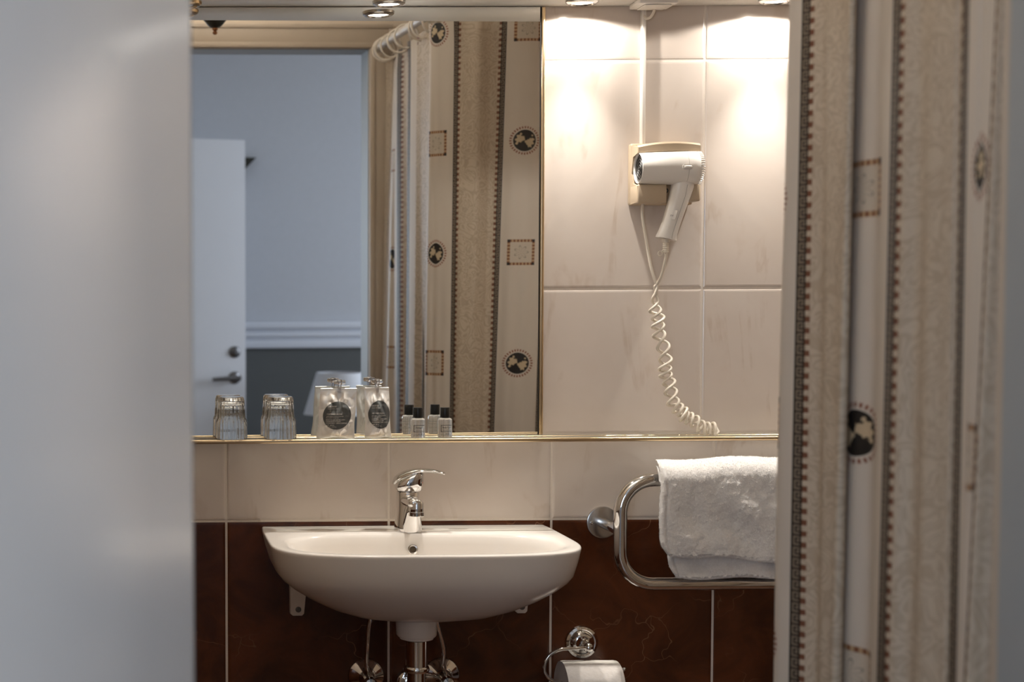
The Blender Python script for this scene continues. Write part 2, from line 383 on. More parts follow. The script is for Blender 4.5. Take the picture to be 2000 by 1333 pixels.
# door frame of the bathroom: lining and architrave on the bathroom side
fr = MB(); aw = .07
for x0, x1, z0, z1 in ((JR, JR+aw, 0, JT), (JL-aw, JL, 0, JT), (JL-aw, JR+aw, JT+.0002, JT+aw)):
    fr.box((x0, YF, z0), (x1, YF+.012, z1), .003)
for x0, x1, z0, z1 in ((JR+.001, JR+.016, 0, JT), (JL-.016, JL-.001, 0, JT), (JL-.016, JR+.016, JT+.001, JT+.016)):
    fr.box((x0, YF+.011, z0), (x1, YF+.017, z1), .0025)
for x0, x1, z0, z1 in ((JR+aw-.012, JR+aw, 0, JT+aw-.0122), (JL-aw, JL-aw+.012, 0, JT+aw-.0122), (JL-aw, JR+aw, JT+aw-.012, JT+aw)):
    fr.box((x0, YF+.011, z0), (x1, YF+.017, z1), .0025)
struct('trim_1', fr, M['cream'], smooth=30)
ln = MB().box((JR-.002, YB-.004, 0), (JR, YF-.002, JT)).box((JL, YB+.03, 0), (JL+.002, YF-.002, JT)).box((JL+.0021, YB-.004, JT-.002), (JR-.0021, YF-.002, JT))
struct('trim_3', ln, mat('lining_paint', lin((152, 155, 156)), .45, grain=.02), smooth=30)

# ------------------------------------------------------------------ wall tiles
def tile_mesh(name, w, h, t, material):
    v = []; e = .0045; p = .0009
    for y, dx in ((0, 0), (-(t-p), 0), (-(t-p*.35), e*.35), (-t, e)):
        for sx, sz in ((-1, -1), (1, -1), (1, 1), (-1, 1)): v.append((sx*(w/2-dx), y, sz*(h/2-dx)))
    f = [(3, 2, 1, 0), (12, 13, 14, 15)]
    for k in range(3):
        for i in range(4): j = (i+1) % 4; f.append((k*4+i, k*4+j, k*4+4+j, k*4+4+i))
    me = bpy.data.meshes.new(name); me.from_pydata(v, [], f); me.materials.append(material)
    bm = bmesh.new(); bm.from_mesh(me); bmesh.ops.recalc_face_normals(bm, faces=bm.faces[:]); bm.to_mesh(me); bm.free(); return me
G, TT = .0046, .0014
cache = {}
def put_tile(x0, x1, z0, z1, dark):
    x0 = max(x0, XL); x1 = min(x1, XR); z0 = max(z0, 0); z1 = min(z1, CEIL)
    if x1-x0 < .02 or z1-z0 < .02: return
    w, h = round(x1-x0-G, 4), round(z1-z0-G, 4); k = (w, h, dark)
    if k not in cache: cache[k] = tile_mesh('tile', w, h, TT, M['dark' if dark else 'tile'])
    o = bpy.data.objects.new('tile', cache[k]); COL.objects.link(o); o.parent = wall; o.location = ((x0+x1)/2, 0, (z0+z1)/2)
SHELF_Z = 1.0818
ZB = .9155                                     # border between brown and beige
for k in range(-2, 4):
    x0 = .1702+.3191*k
    put_tile(x0, x0+.3191, ZB, SHELF_Z-.007, 0)
    put_tile(x0, x0+.3191, ZB-.441, ZB, 1); put_tile(x0, x0+.3191, ZB-.882, ZB-.441, 1); put_tile(x0, x0+.3191, 0, ZB-.882, 1)
for x0, x1 in ((.7838, 1.0996), (1.0996, 1.4160), (1.4160, 1.76)):
    put_tile(x0, x1, SHELF_Z, 1.3662, 0); put_tile(x0, x1, 1.3662, 1.8073, 0); put_tile(x0, x1, 1.8073, 2.2484, 0); put_tile(x0, x1, 2.2484, CEIL, 0)
TF = TT                                        # tile face stands this far off the wall plane

# ------------------------------------------------------------------ light pelmet with its spots
pel = thing('light_pelmet', (.68, 0, PZ0), 'long white pelmet board with lights above the mirror and tiles', 'pelmet')
obj('panel', MB().box((XL+.002, -.172, PZ0), (XR-.002, -TF-.001, PZ0+.018), .0015), M['pelmet'], pel)
obj('fascia', MB().box((XL+.002, -.172, PZ0+.0185), (XR-.002, -.154, PZ0+.09), .0015), M['pelmet'], pel)
obj('top_board', MB().box((XL+.002, -.153, PZ0+.072), (XR-.002, -TF-.001, PZ0+.09), .0015), M['pelmet'], pel)
def downlight(x, lit, label):
    t = thing('downlight', (x, -LD, PZ0-.008), label, 'light', 'downlights under the pelmet' if lit else None)
    if not lit: t.pop('group', None)
    L = (x, -LD, PZ0)
    obj('ring', MB().lathe([(.021, -.0055), (.0225, -.0085), (.027, -.008), (.0305, -.005), (.0315, -.0002), (.021, -.0002), (.021, -.0055)], 40, L, caps=False), M['brass'] if not lit else M['steel'], t)
    obj('lens', MB().lathe([(0, -.0062), (.012, -.0062), (.0208, -.004), (.0208, -.0015), (0, -.0012)], 32, L), M['lit'] if lit else M['lens'], t)
    return t
downlight(.0925, False, 'unlit gold-rimmed downlight under the pelmet beside the open door')
downlight(.477, True, 'lit round downlight under the pelmet above the mirror and basin')
downlight(.842, True, 'lit round downlight under the pelmet right of the mirror')
downlight(1.207, True, 'lit round downlight under the pelmet beside the shower curtain')
downlight(1.572, True, 'lit round downlight under the pelmet hidden behind the shower curtain')

# ------------------------------------------------------------------ mirror
mxr = float(M0[0]); mxl = -.36; ex = Vector((cos(MYAW), sin(MYAW), 0)); nn = Vector(MN)
mir = thing('mirror', (mxr, -.006, SHELF_Z), 'large wall mirror above the shelf with a gold edge strip', 'mirror')
Lm = (mxr-mxl)/cos(MYAW); A0 = Vector((mxr, -.006, 0))
def mq(s, z, dn): p = A0 - ex*s + nn*dn; return (p.x, p.y, z)
zb0, zt0 = SHELF_Z+.001, PZ0-.0015
mb = MB(); mb.add([mq(0, zb0, 0), mq(Lm, zb0, 0), mq(Lm, zt0, 0), mq(0, zt0, 0), mq(0, zb0, -.004), mq(Lm, zb0, -.004), mq(Lm, zt0, -.004), mq(0, zt0, -.004)],
       [(0, 1, 2, 3), (7, 6, 5, 4), (0, 4, 5, 1), (1, 5, 6, 2), (2, 6, 7, 3), (3, 7, 4, 0)])
obj('glass', mb, M['mirror'], mir, smooth=0)
obj('backing', MB().box((mxl, -.0012, zb0), (mxr-.002, 0, zt0)), M['rubber'], mir)
xs = P(1055.5, 400, .008)[0]
obj('gap_seal', MB().box((mxr+.0002, -.007, zb0), (mxr+.0022, 0, zt0)), M['rubber'], mir)
obj('edge_strip', MB().box((mxr+.0024, -.0095, zb0), (mxr+.0098, 0, zt0), .0022, 3), M['brass'], mir)

# ------------------------------------------------------------------ shelf
sh = thing('shelf', (.68, 0, SHELF_Z), 'long narrow gold-edged shelf under the mirror', 'shelf')
SD = .077
obj('board', MB().box((XL+.003, -SD+.004, SHELF_Z-.006), (XR-.003, -TF*0-.0001, SHELF_Z), .0008), M['shelf'], sh)
obj('front_rail', MB().box((XL+.003, -SD-.003, SHELF_Z-.0072), (XR-.003, -SD+.0035, SHELF_Z+.0006), .0026, 3), M['brass'], sh)
obj('back_rail', MB().box((XL+.003, -.0335, SHELF_Z+.00005), (XR-.003, -.030, SHELF_Z+.0008), .0004, 1), M['brass'], sh)

# ------------------------------------------------------------------ drinking glasses (upside down)
def tumbler(px, label, grp):
    x = P(px, 858, .0575)[0]; t = thing('drinking_glass', (x, -.0575, SHELF_Z+.0009), label, 'glass')
    fl = lambda a, z, i: 1+(.022*cos(11*a)*max(0, min(1, (z-.002)*150)) if i in (3, 4, 5, 6, 7) else 0)
    Hh = .0815
    prof = [(.0293, 0), (.0302, 0), (.0305, .002), (.0304, .004), (.0300, .020), (.0297, .034), (.0284, .0385), (.0268, .040), (.0258, .060), (.0250, .074), (.0238, .079), (.0215, .0812), (.012, .0806), (0, .0803),
            ]
    inner = [(0, .0715), (.018, .0715), (.0216, .069), (.0228, .056), (.0240, .041), (.0256, .036), (.0276, .032), (.0282, .015), (.0285, .002), (.0293, 0)]
    mb = MB(); fl2 = lambda a, z, i: 1+(.013*cos(22*a) if 2 <= i <= 9 else 0)
    mb.lathe(prof, 132, (x, -.0575, SHELF_Z+.0009), rfun=fl2); mb.lathe(inner, 132, (x, -.0575, SHELF_Z+.0009))
    mb.f = [q for q in mb.f if len(q) <= 4]
    me = obj('tumbler_body', mb, M['glass'], t, smooth=60)
    bm = bmesh.new(); bm.from_mesh(me.data); bmesh.ops.remove_doubles(bm, verts=bm.verts[:], dist=1e-5); bmesh.ops.recalc_face_normals(bm, faces=bm.faces[:]); bm.to_mesh(me.data); bm.free()
    me.data.shade_smooth(); me.data.set_sharp_from_angle(angle=radians(60))
    return t
tumbler(452, 'clear ribbed tumbler upside down on the shelf, nearest the open door', None)
tumbler(547.6, 'clear ribbed tumbler upside down on the shelf, beside the silver pouches', None)

# ------------------------------------------------------------------ silver pouches
def pouch(name, pc, yaw, wb, wt, H, th, capdx, label, lines, seed, disc, lean):
    base = P(pc, 857, .058); o = Vector((base[0], -.058, SHELF_Z+.0010)); t = thing('cosmetic_pouch', o, label, 'pouch')
    rz = Matrix.Rotation(yaw, 4, 'Z')
    def W(v): return (wb+(wt-wb)*v**.8)/2*(1-.05*exp(-((v-.30)/.22)**2))
    def front(a, v):     # a -1..1, v 0..1 -> local x, y(out), z
        x = a*W(v); e = max(0, 1-abs(a)**2.6)
        bul = th*e*(sin(pi*min(1, v*1.0)**.8)**.8*.85+.35*(1-v)**2)
        nz = noise.noise(Vector((a*1.7+seed, v*3.1, seed)))*.0046 + (abs(noise.noise(Vector((a*2.4+seed*2, v*4.6, 3.))))-.25)*.0062*(e**.5) - abs(noise.noise(Vector((a*4.2-v*3+seed, v*5+a*2, 9.))))*.0030*e
        fold = -.0075*exp(-((a-capdx)/.16)**2)*exp(-((v-.86)/.10)**2)+.0055*exp(-((abs(a-capdx)-.30)/.14)**2)*exp(-((v-.80)/.09)**2)
        f = max(.0006*(1-a*a), bul + (nz+fold)*min(1, 4*v*(1-v)+.08)*min(1, (1-abs(a))*6))
        return Vector((x+lean*v, -f-.0004, v*H + .0012*sin(a*4+seed)*(v < .02)))
    nu, nv = 61, 91; mb = MB()
    def sleeve(i, j):
        v = j/(nv-1); k = i if i < nu else 2*nu-2-i
        p = front(-1+2*k/(nu-1), v)
        if i >= nu: p.y = -p.y*.8
        return rz @ p + o
    mb.grid(sleeve, 2*nu-2, nv, closed=True); mb.f.append(tuple(i*nv for i in range(2*nu-2))); mb.f.append(tuple(i*nv+nv-1 for i in range(2*nu-2)))
    b = obj('bag', mb, M['foil'], t, smooth=50)
    sb = MB(); sb.box((-wt/2+lean, -.0016, H-.001), (wt/2+lean, .0016, H+.003), .0006, 1, Matrix.Translation(o) @ rz); obj('seal', sb, M['foil'], t)
    # conformal round label and its lettering
    cz, cr, ca = disc
    def on(x, z, off):
        v = z/H; a = (x-lean*v*0)/W(max(.02, min(.98, v))); p = front(a, v); p.y -= off; return rz @ p + o
    mb = MB(); n, m = 72, 20
    pts = [on(0+ca, cz, .0010)]; f = []
    for r in range(1, m+1):
        for k in range(n):
            q = 2*pi*k/n; pts.append(on(ca+cr[0]*r/m*cos(q), cz+cr[1]*r/m*sin(q), .0010))
    for k in range(n): f.append((0, 1+k, 1+(k+1) % n))
    for r in range(m-1):
        for k in range(n): f.append((1+r*n+k, 1+r*n+(k+1) % n, 1+(r+1)*n+(k+1) % n, 1+(r+1)*n+k))
    mb.add(pts, f); lab = obj('round_label', mb, M['label'], t, smooth=60)
    mb = MB()
    for s, size, x, z, wid in lines:
        v, f = text_mesh(s, size); wmax = max(p[0] for p in v); sc = wid/wmax
        mb.add([on(ca+cr[0]*(x+p[0]*sc), cz+cr[1]*z+p[1], .0015) for p in v], f)
    obj('label_lettering', mb, M['print'], lab, smooth=0)
    # clear T-shaped valve
    mb = MB(); cx = capdx*W(1)+lean; tw = Matrix.Translation(o) @ rz
    for q in (MB().lathe([(.0036, H-.006), (.0036, H+.010), (.0030, H+.0102), (.0030, H-.006)], 16, (cx, 0, 0)), MB().tube([(cx-.0112, 0, H+.0145), (cx-.0095, 0, H+.0145), (cx+.0095, 0, H+.0145), (cx+.0112, 0, H+.0145)], [.0030, .0042, .0042, .0030], 14), MB().lathe([(.0048, H+.0095), (.0048, H+.0190), (.0036, H+.0198)], 16, (cx, 0, 0))):
        mb.add([tw @ Vector(p) for p in q.v], q.f)
    obj('valve', mb, M['clearplastic'], t)
    gs = MB().box((-.004, .0135*th/.014, H*.52), (.004, .0145*th/.014+.001, H*.64), 0, 1, tw); obj('gold_seal', gs, M['gold'], t, smooth=0)
    return t
LN = [('DAVINW', .0052, -.70, .58, .62), ('hotel body care', .0024, -.70, .46, .75), ('DEEP MOISTURIZING', .0034, -.74, .06, 1.08), ('with organic olive leaf extract', .0023, -.76, -.08, 1.22), ('for normal and dry skin', .0023, -.76, -.18, .88),
      ('BODY CREAM / CREMA CORPO', .0028, -.76, -.34, 1.36), ('CREME POUR LE CORPS', .0028, -.76, -.46, 1.02), ('KORPERCREME / CREMA CORPORAL', .0028, -.76, -.58, 1.5), ('all skin', .0030, -.72, -.72, .55), ('40 ml e 1.35 fl oz', .0026, -.66, -.84, .66)]
pouch('a', 655, radians(-3), .0745, .0695, .093, .013, .04, 'left silver pouch with round grey label standing on the shelf', LN, 1.3, (.0440, (.0268, .0268), -.0005), .0065)
pouch('b', 738.5, radians(14), .0560, .0500, .094, .016, .02, 'right narrower silver pouch with grey label beside the mini bottles', LN, 5.7, (.0455, (.0218, .0268), .000), -.003)

# ------------------------------------------------------------------ mini bottles
def bottle(px, label, word):
    x = P(px, 856.5, .056)[0]; z = SHELF_Z+.0010; t = thing('mini_bottle', (x, -.056, z), label, 'bottle')
    def ring(hw, zz, n=40):
        r = []
        for k in range(n):
            a = 2*pi*k/n; c, s = cos(a), sin(a); q = (abs(c)**4+abs(s)**4)**(-1/4); r.append((x+hw*c*q, -.056+hw*.8*s*q, z+zz))
        return r
    H = .0365
    obj('bottle_body', MB().loft([ring(.011, 0), ring(.0128, .0006), ring(.0133, .002), ring(.0133, H-.004), ring(.0128, H-.0015), ring(.0112, H), ring(.0086, H+.0006), ring(.0086, H+.003)]), M['bottle'], t, smooth=40)
    obj('cap', MB().lathe([(.0082, H+.0014), (.0090, H+.0014), (.0092, H+.002), (.0092, H+.0205), (.0088, H+.0212), (0, H+.0214)], 40, (x, -.056, z)), M['black'], t)
    y = -.056-.0133*.8-.0002; mb = MB()
    for s, size, lx, lz, wid in ((word, .0052, -.0066, .0178, .0150), ('hotel care line', .0026, -.0066, .0138, .0140), ('20 ml', .0034, -.001, .0062, .008)):
        v, f = text_mesh(s, size); sc = wid/max(p[0] for p in v); mb.add([(x+lx+p[0]*sc, y, z+lz+p[1]) for p in v], f)
    for x0, x1, z0, z1 in ((-.0098, .0105, .0235, .0243), (-.0098, .0105, .0112, .0120), (-.0098, -.0088, .0112, .0243), (-.0098, .0105, .0048, .0052)):
        mb.add([(x+x0, y, z+z0), (x+x1, y, z+z0), (x+x1, y, z+z1), (x+x0, y, z+z1)], [(0, 1, 2, 3)])
    obj('printed_label', mb, M['inkprint'], t, smooth=0)
bottle(816, 'clear mini toiletry bottle with black cap, next to the silver pouch', 'Shampoo')
bottle(868.8, 'clear mini toiletry bottle with black cap, farthest right on the shelf', 'Body Gel')

# ------------------------------------------------------------------ wash basin
ZR = .9046; BX = .517
bas = thing('wash_basin', (BX, -TF, ZR-.15), 'white wall-hung ceramic wash basin below the mirror', 'basin')
def outline(hw, d0, d1, n, hb, N=120):
    """closed outline, flat back at d0, rounded front at d1; angle-ordered from centre"""
    cy = d0+(d1-d0)*.47; r = []
    for k in range(N):
        a = 2*pi*k/N; c, s = cos(a), sin(a)     # s>0 : towards the front
        if s >= 0: q = (abs(c/hw)**n+abs(s/(d1-cy))**n)**(-1/n)
        else: q = (abs(c/hw)**hb+abs(s/(cy-d0))**hb)**(-1/hb)
        r.append((q*c, cy+q*s))
    return r
OUT = outline(.281, .001, .383, 3.4, 16); N = len(OUT)
INN = outline(.245, .112, .357, 3.0, 3.2); IC = .225
def shape(o, c, s, z, back=None):
    r = []
    for x, d in o:
        dd = c+(d-c)*s
        if back is not None: dd = max(dd, back)
        r.append((BX+x*s, -TF-dd, ZR+z))
    return r
c0 = .19
prof = [(.06, -.1470), (.25, -.1440), (.45, -.1335), (.61, -.1180), (.74, -.1000), (.85, -.0810), (.918, -.0655), (.952, -.0530), (.976, -.0300), (.994, -.0080), (.997, -.0035), (.993, -.0008), (.984, 0)]
rings = [shape(OUT, c0, s, z) for s, z in prof]
# keep the back against the wall
for r, (s, z) in zip(rings, prof):
    for k in range(N):
        if OUT[k][1] < .03 and s > .6: r[k] = (r[k][0], -TF-.001*(1 if s > .6 else 1)-max(0, (.93-s))*.35, r[k][2])
mid = [tuple(.5*(np.array(a)+np.array(b))) for a, b in zip(shape(OUT, c0, .975, 0), shape(INN, IC, 1.04, 0))]
inn = [(1.035, -.0002), (1.01, -.0022), (.985, -.0075), (.96, -.020), (.93, -.045), (.88, -.070), (.78, -.092), (.6, -.106), (.35, -.114), (.11, -.118), (.10, -.122)]
rings += [mid] + [shape(INN, IC, s, z) for s, z in inn]
obj('bowl', MB().loft(rings), M['ceramic'], bas, smooth=60)
cupc = (BX-.006, -.19, 0)
obj('outlet', MB().lathe([(.046, ZR-.150), (.0400, ZR-.135), (.0385, ZR-.152), (.0370, ZR-.176), (.0345, ZR-.1795), (.031, ZR-.180), (.031, ZR-.1835), (.020, ZR-.187), (0, ZR-.187)][1:], 40, cupc), M['ceramic'], bas)
obj('drain', MB().lathe([(.022, ZR-.1185), (.022, ZR-.1165), (.016, ZR-.1155), (0, ZR-.1165)], 32, (BX, -TF-IC, 0)), M['chrome'], bas)
ov = PZ(806, 1074, ZR-.03); oy = -TF-.112-.012
ovp = P(806, 1074.5, -oy)
ovt = MB().lathe([(.0062, .004), (.0086, .0046), (.0098, .0034), (.0100, 0), (.0062, 0), (.0062, .004)], 32, ovp+np.array([0, -.0015, 0]), (0, -1, .35), caps=False); ovo = obj('overflow_ring', ovt, M['steel'], bas)
obj('overflow_hole', MB().lathe([(0, .002), (.0063, .002), (.0063, .0015), (0, .0015)], 24, ovp+np.array([0, -.0015, 0]), (0, -1, .35)), mat('overflow_dark', (.10, .075, .05), .5, .6), ovo)
# wall brackets
for bx0, bx1, y0, y1, top in ((566, 601, 1150, 1204, 1140), (1005, 1036, 1150, 1199, 1140)):
    a = P(bx0, y1, .02); b = P(bx1, top, .02); zt, zb_ = b[2], a[2]; r = []
    mbk = MB(); xa, xb = a[0], b[0]; w_ = xb-xa
    fro = [(xa, zt+.03), (xa+.001, zb_+.004), (xa+.006, zb_), (xb-.2*w_-.004, zb_), (xb-.2*w_, zb_+.004), (xb, zt+.012), (xb, zt+.03)]
    mbk.loft([[(p[0], -TF, p[1]) for p in fro], [(p[0], -.018, p[1]) for p in fro], [(p[0]*.96+.04*(xa+xb)/2, -.022, p[1]*.97+.03*(zt+zb_)/2) for p in fro]])
    br = obj('bracket', mbk, M['ceramic'], bas, smooth=30)
    sc = ((xa+xb)/2-.001, -.0215, zb_+.013)
    obj('screw', MB().lathe([(.0058, 0), (.0056, .0015), (.003, .0024), (0, .0012)], 20, sc, (0, -1, 0)).box((sc[0]-.003, sc[1]-.003, sc[2]-.0006), (sc[0]+.003, sc[1]-.0018, sc[2]+.0006)), mat('screw_grey', (.16, .16, .16), .4, .8), br)

# ------------------------------------------------------------------ mixer tap
FX, FY = .5153, -.0745
tap = thing('mixer_tap', (FX, FY, ZR), 'chrome single-lever mixer tap standing on the basin', 'tap')
z = ZR-.0002
def ell(cx, cy, rx, ry, zz, n=36, sq=2.3, tilt=0, slx=0):
    r = []
    for k in range(n):
        a = 2*pi*k/n; c, s = cos(a), sin(a); q = (abs(c)**sq+abs(s)**sq)**(-1/sq); r.append((cx+rx*c*q, cy+ry*s*q, zz+tilt*(ry*s*q)+slx*(rx*c*q)))
    return r
obj('body', MB().loft([ell(FX+.0015, FY-.004, .0238, .026, z), ell(FX+.0015, FY-.004, .0236, .026, z+.003), ell(FX+.003, FY-.008, .0205, .0245, z+.020), ell(FX+.004, FY-.014, .0165, .0215, z+.038), ell(FX+.004, FY-.020, .0135, .018, z+.050), ell(FX+.004, FY-.022, .0100, .014, z+.0535)]).loft([ell(FX-.001, FY, .0265, .028, z), ell(FX-.001, FY, .0267, .0282, z+.002), ell(FX-.001, FY, .0252, .027, z+.014), ell(FX-.001, FY+.002, .0222, .0245, z+.040), ell(FX-.001, FY+.003, .0215, .023, z+.055), ell(FX-.001, FY+.003, .0218, .0225, z+.074), ell(FX-.001, FY+.003, .0205, .021, z+.0765)]), M['chrome'], tap, smooth=50)
sp_ = []
for s, r1, r2 in ((0, .0175, .0115), (.25, .0165, .0112), (.5, .0155, .0108), (.8, .0142, .0102), (1.0, .0128, .0085), (1.04, .0095, .0055)):
    cy = FY-.010-s*.066; cz = z+.0605+.001*s; rr = []
    for k in range(32):
        a = 2*pi*k/32; rr.append((FX+.001*s+r1*cos(a), cy, cz+r2*sin(a)))
    sp_.append(rr)
obj('spout', MB().loft(sp_), M['chrome'], tap, smooth=50)
ax = (FX+.0035, FY-.068, z+.0535)
obj('aerator', MB().lathe([(.0095, .0115), (.0128, .0105), (.0138, .0080), (.0138, -.0060), (.0130, -.0066), (.0130, -.0074), (.0142, -.0080), (.0142, -.0150), (.0132, -.0162), (.0105, -.0162), (.0100, -.0130), (0, -.0130)], 40, ax), M['chrome'], tap)
# cartridge dome and lever, turned to the right
dome = obj('cartridge_cover', MB().loft([ell(FX+.001, FY+.003, .0218, .0220, z+.0770), ell(FX+.001, FY+.003, .0258, .0250, z+.0795), ell(FX+.001, FY+.002, .0276, .0262, z+.087, slx=.10), ell(FX+.0015, FY+.002, .0282, .0262, z+.095, slx=.26), ell(FX+.003, FY+.001, .0268, .0250, z+.103, slx=.36), ell(FX+.005, FY, .0225, .021, z+.1095, slx=.36), ell(FX+.007, FY, .013, .012, z+.1130, slx=.30)]), M['chrome'], tap, smooth=50)
lev = []; path = spline([(FX-.0235, 0, z+.089), (FX-.020, -.001, z+.1005), (FX-.004, -.004, z+.1105), (FX+.018, -.010, z+.1165), (FX+.040, -.016, z+.1170), (FX+.058, -.020, z+.1140), (FX+.0655, -.022, z+.1118)], 6)
for i, p in enumerate(path):
    s = i/(len(path)-1); hw = .010+.011*sin(pi*min(1, s*1.35)**.9)*(1 if s < .74 else 1) if s < .72 else .0125*(1-((s-.72)/.28)**2)**.5+.0015; th_ = .0068*(1-.62*s)
    if s < .12: hw *= .8
    r = []
    tn = (path[min(i+1, len(path)-1)]-path[max(i-1, 0)]).normalized(); nrm = Vector((-tn.z, 0, tn.x))
    for k in range(16):
        a = 2*pi*k/16; r.append(Vector((p.x, FY+p.y+.012*(1-s)+hw*cos(a), p.z))+nrm*th_*sin(a))
    lev.append(r)
obj('lever', MB().loft(lev), M['chrome'], tap, smooth=60)
dp = Vector((FX+.0225, FY-.0145, z+.0955))
obj('indicator', MB().lathe([(.0038, 0), (.0034, .0012), (0, .0016)], 20, dp, (.75, -.66, .0)), M['red'], tap)

# ------------------------------------------------------------------ drain pipe and supply valves
dpx, dpy = BX-.006, -.19
dr = thing('drain_pipe', (dpx, dpy, .40), 'chrome drain pipe hanging under the basin outlet', 'pipe')
zc = P(812, 1306, .19)[2]; zu = ZR-.1875
obj('tailpiece', MB().lathe([(.0195, zu), (.0195, zc+.004)], 40, (dpx, dpy, 0)), M['chrome'], dr)
obj('collar', MB().lathe([(.0195, zc+.0045), (.0225, zc+.004), (.0240, zc+.001), (.0240, zc-.003), (.0225, zc-.006), (.0195, zc-.0065)], 40, (dpx, dpy, 0)), M['chrome'], dr)
obj('lower_tube', MB().lathe([(.0168, zc-.007), (.0168, .50)], 40, (dpx, dpy, 0)), M['chrome'], dr)
obj('bottle_trap', MB().lathe([(.018, .4995), (.034, .495), (.036, .485), (.036, .42), (.030, .405), (0, .40)], 40, (dpx, dpy, 0)), M['chrome'], dr)
wr = P(800, 1335, .006)
obj('waste_arm', MB().tube(spline([(dpx, dpy+.034, wr[2]-.02+.0), (dpx, dpy+.09, wr[2]-.005), (wr[0], -.03, wr[2]), (wr[0], -TF-.0005, wr[2])], 6), .0155, 20), M['chrome'], dr)
obj('wall_flange', MB().lathe([(.0275, .0), (.0275, .002), (.025, .007), (.019, .010), (.0158, .0102)], 40, (wr[0], -TF, wr[2]), (0, -1, 0)), M['chrome'], dr)
def valve(px, py, top, bend, label):
    c = P(px, py, .006); t = thing('supply_valve', (c[0], -TF, c[2]), label, 'valve')
    obj('rosette', MB().lathe([(.0340, 0), (.0350, .0012), (.0352, .003), (.0345, .0048), (.0330, .0060), (.0300, .0078), (.0260, .0102), (.0215, .0130), (.0175, .0158), (.0145, .0190), (.0128, .0230), (.0120, .030), (.0118, .052), (0, .053)], 64, (c[0], -TF, c[2]), (0, -1, 0)), M['chrome'], t, smooth=62)
    obj('knob', MB().lathe([(.0105, .0535), (.0125, .055), (.0125, .070), (.0105, .0735), (0, .075)], 24, (c[0], -TF, c[2]), (0, -1, 0)), M['chrome'], t)
    u = P(top[0], top[1], .11); b1 = P(bend[0], bend[1], .06)
    obj('supply_tube', MB().tube(spline([(c[0]+.004, -.040, c[2]+.008), (b1[0], -.050, c[2]+.030), (b1[0], -.055, b1[2]), (u[0], -.085, u[2]), (u[0]+(BX-u[0])*.25, -.10, u[2]+.035)], 8), .0045, 12), M['chrome'], t)
valve(715, 1322, (727, 1213), (718, 1262), 'chrome supply valve with thin tube left of the drain pipe')
valve(863, 1320, (857, 1220), (867, 1268), 'chrome supply valve with thin tube right of the drain pipe')

# ------------------------------------------------------------------ towel rail and towel
RD = .118; TRr = .0128
a0 = P(1211.5, 1040, RD); top = P(1300, 937.5, RD); bot = P(1400, 1139, RD)
xl, zt_, zb_ = a0[0], top[2], bot[2]-.001; xr_ = 1.47; rc = .062
tr = thing('towel_rail', (xl, -TF, (zt_+zb_)/2), 'chrome tubular towel rail loop on the wall right of the basin', 'towel rail')
pts = []
def arc(cx, cz, a0_, a1_, n=10):
    for k in range(n+1):
        a = radians(a0_+(a1_-a0_)*k/n); pts.append((cx+rc*cos(a), -RD, cz+rc*sin(a)))
pts.append(((xl+xr_)/2, -RD, zt_)); arc(xl+rc, zt_-rc, 90, 180); arc(xl+rc, zb_+rc, 180, 270); pts.append(((xl+xr_)/2, -RD, zb_)); arc(xr_-rc, zb_+rc, 270, 360); arc(xr_-rc, zt_-rc, 0, 90); pts.append(((xl+xr_)/2+.0001, -RD, zt_))
obj('loop_tube', MB().tube(pts, TRr, 24, caps=False), M['chrome'], tr, smooth=60)
for cxp, lab in ((P(1177.6, 1021.5, .006)[0], 1), (xr_+.03, 0)):
    cz = P(1177.6, 1021.5, .006)[2]
    fl_ = obj('wall_flange', MB().lathe([(.0315, 0), (.0320, .002), (.0310, .0048), (.0290, .0055), (.010, .0058), (0, .0058)], 48, (cxp, -TF, cz), (0, -1, 0)), M['steel'], tr)
    ex_ = xl if lab else xr_
    obj('arm', MB().tube(spline([(cxp, -TF-.005, cz), (cxp+(ex_-cxp)*.12, -.045, cz), (cxp+(ex_-cxp)*.55, -.088, cz-.0), (ex_, -RD, cz-.002)], 8), .0105, 20), M['chrome'], tr)
    for sx_ in (-.0225, .0225):
        obj('screw', MB().lathe([(.0042, 0), (.0040, .0012), (.0015, .0018), (0, .0008)], 16, (cxp+sx_, -TF-.0055, cz), (0, -1, 0)), M['steel'], fl_)

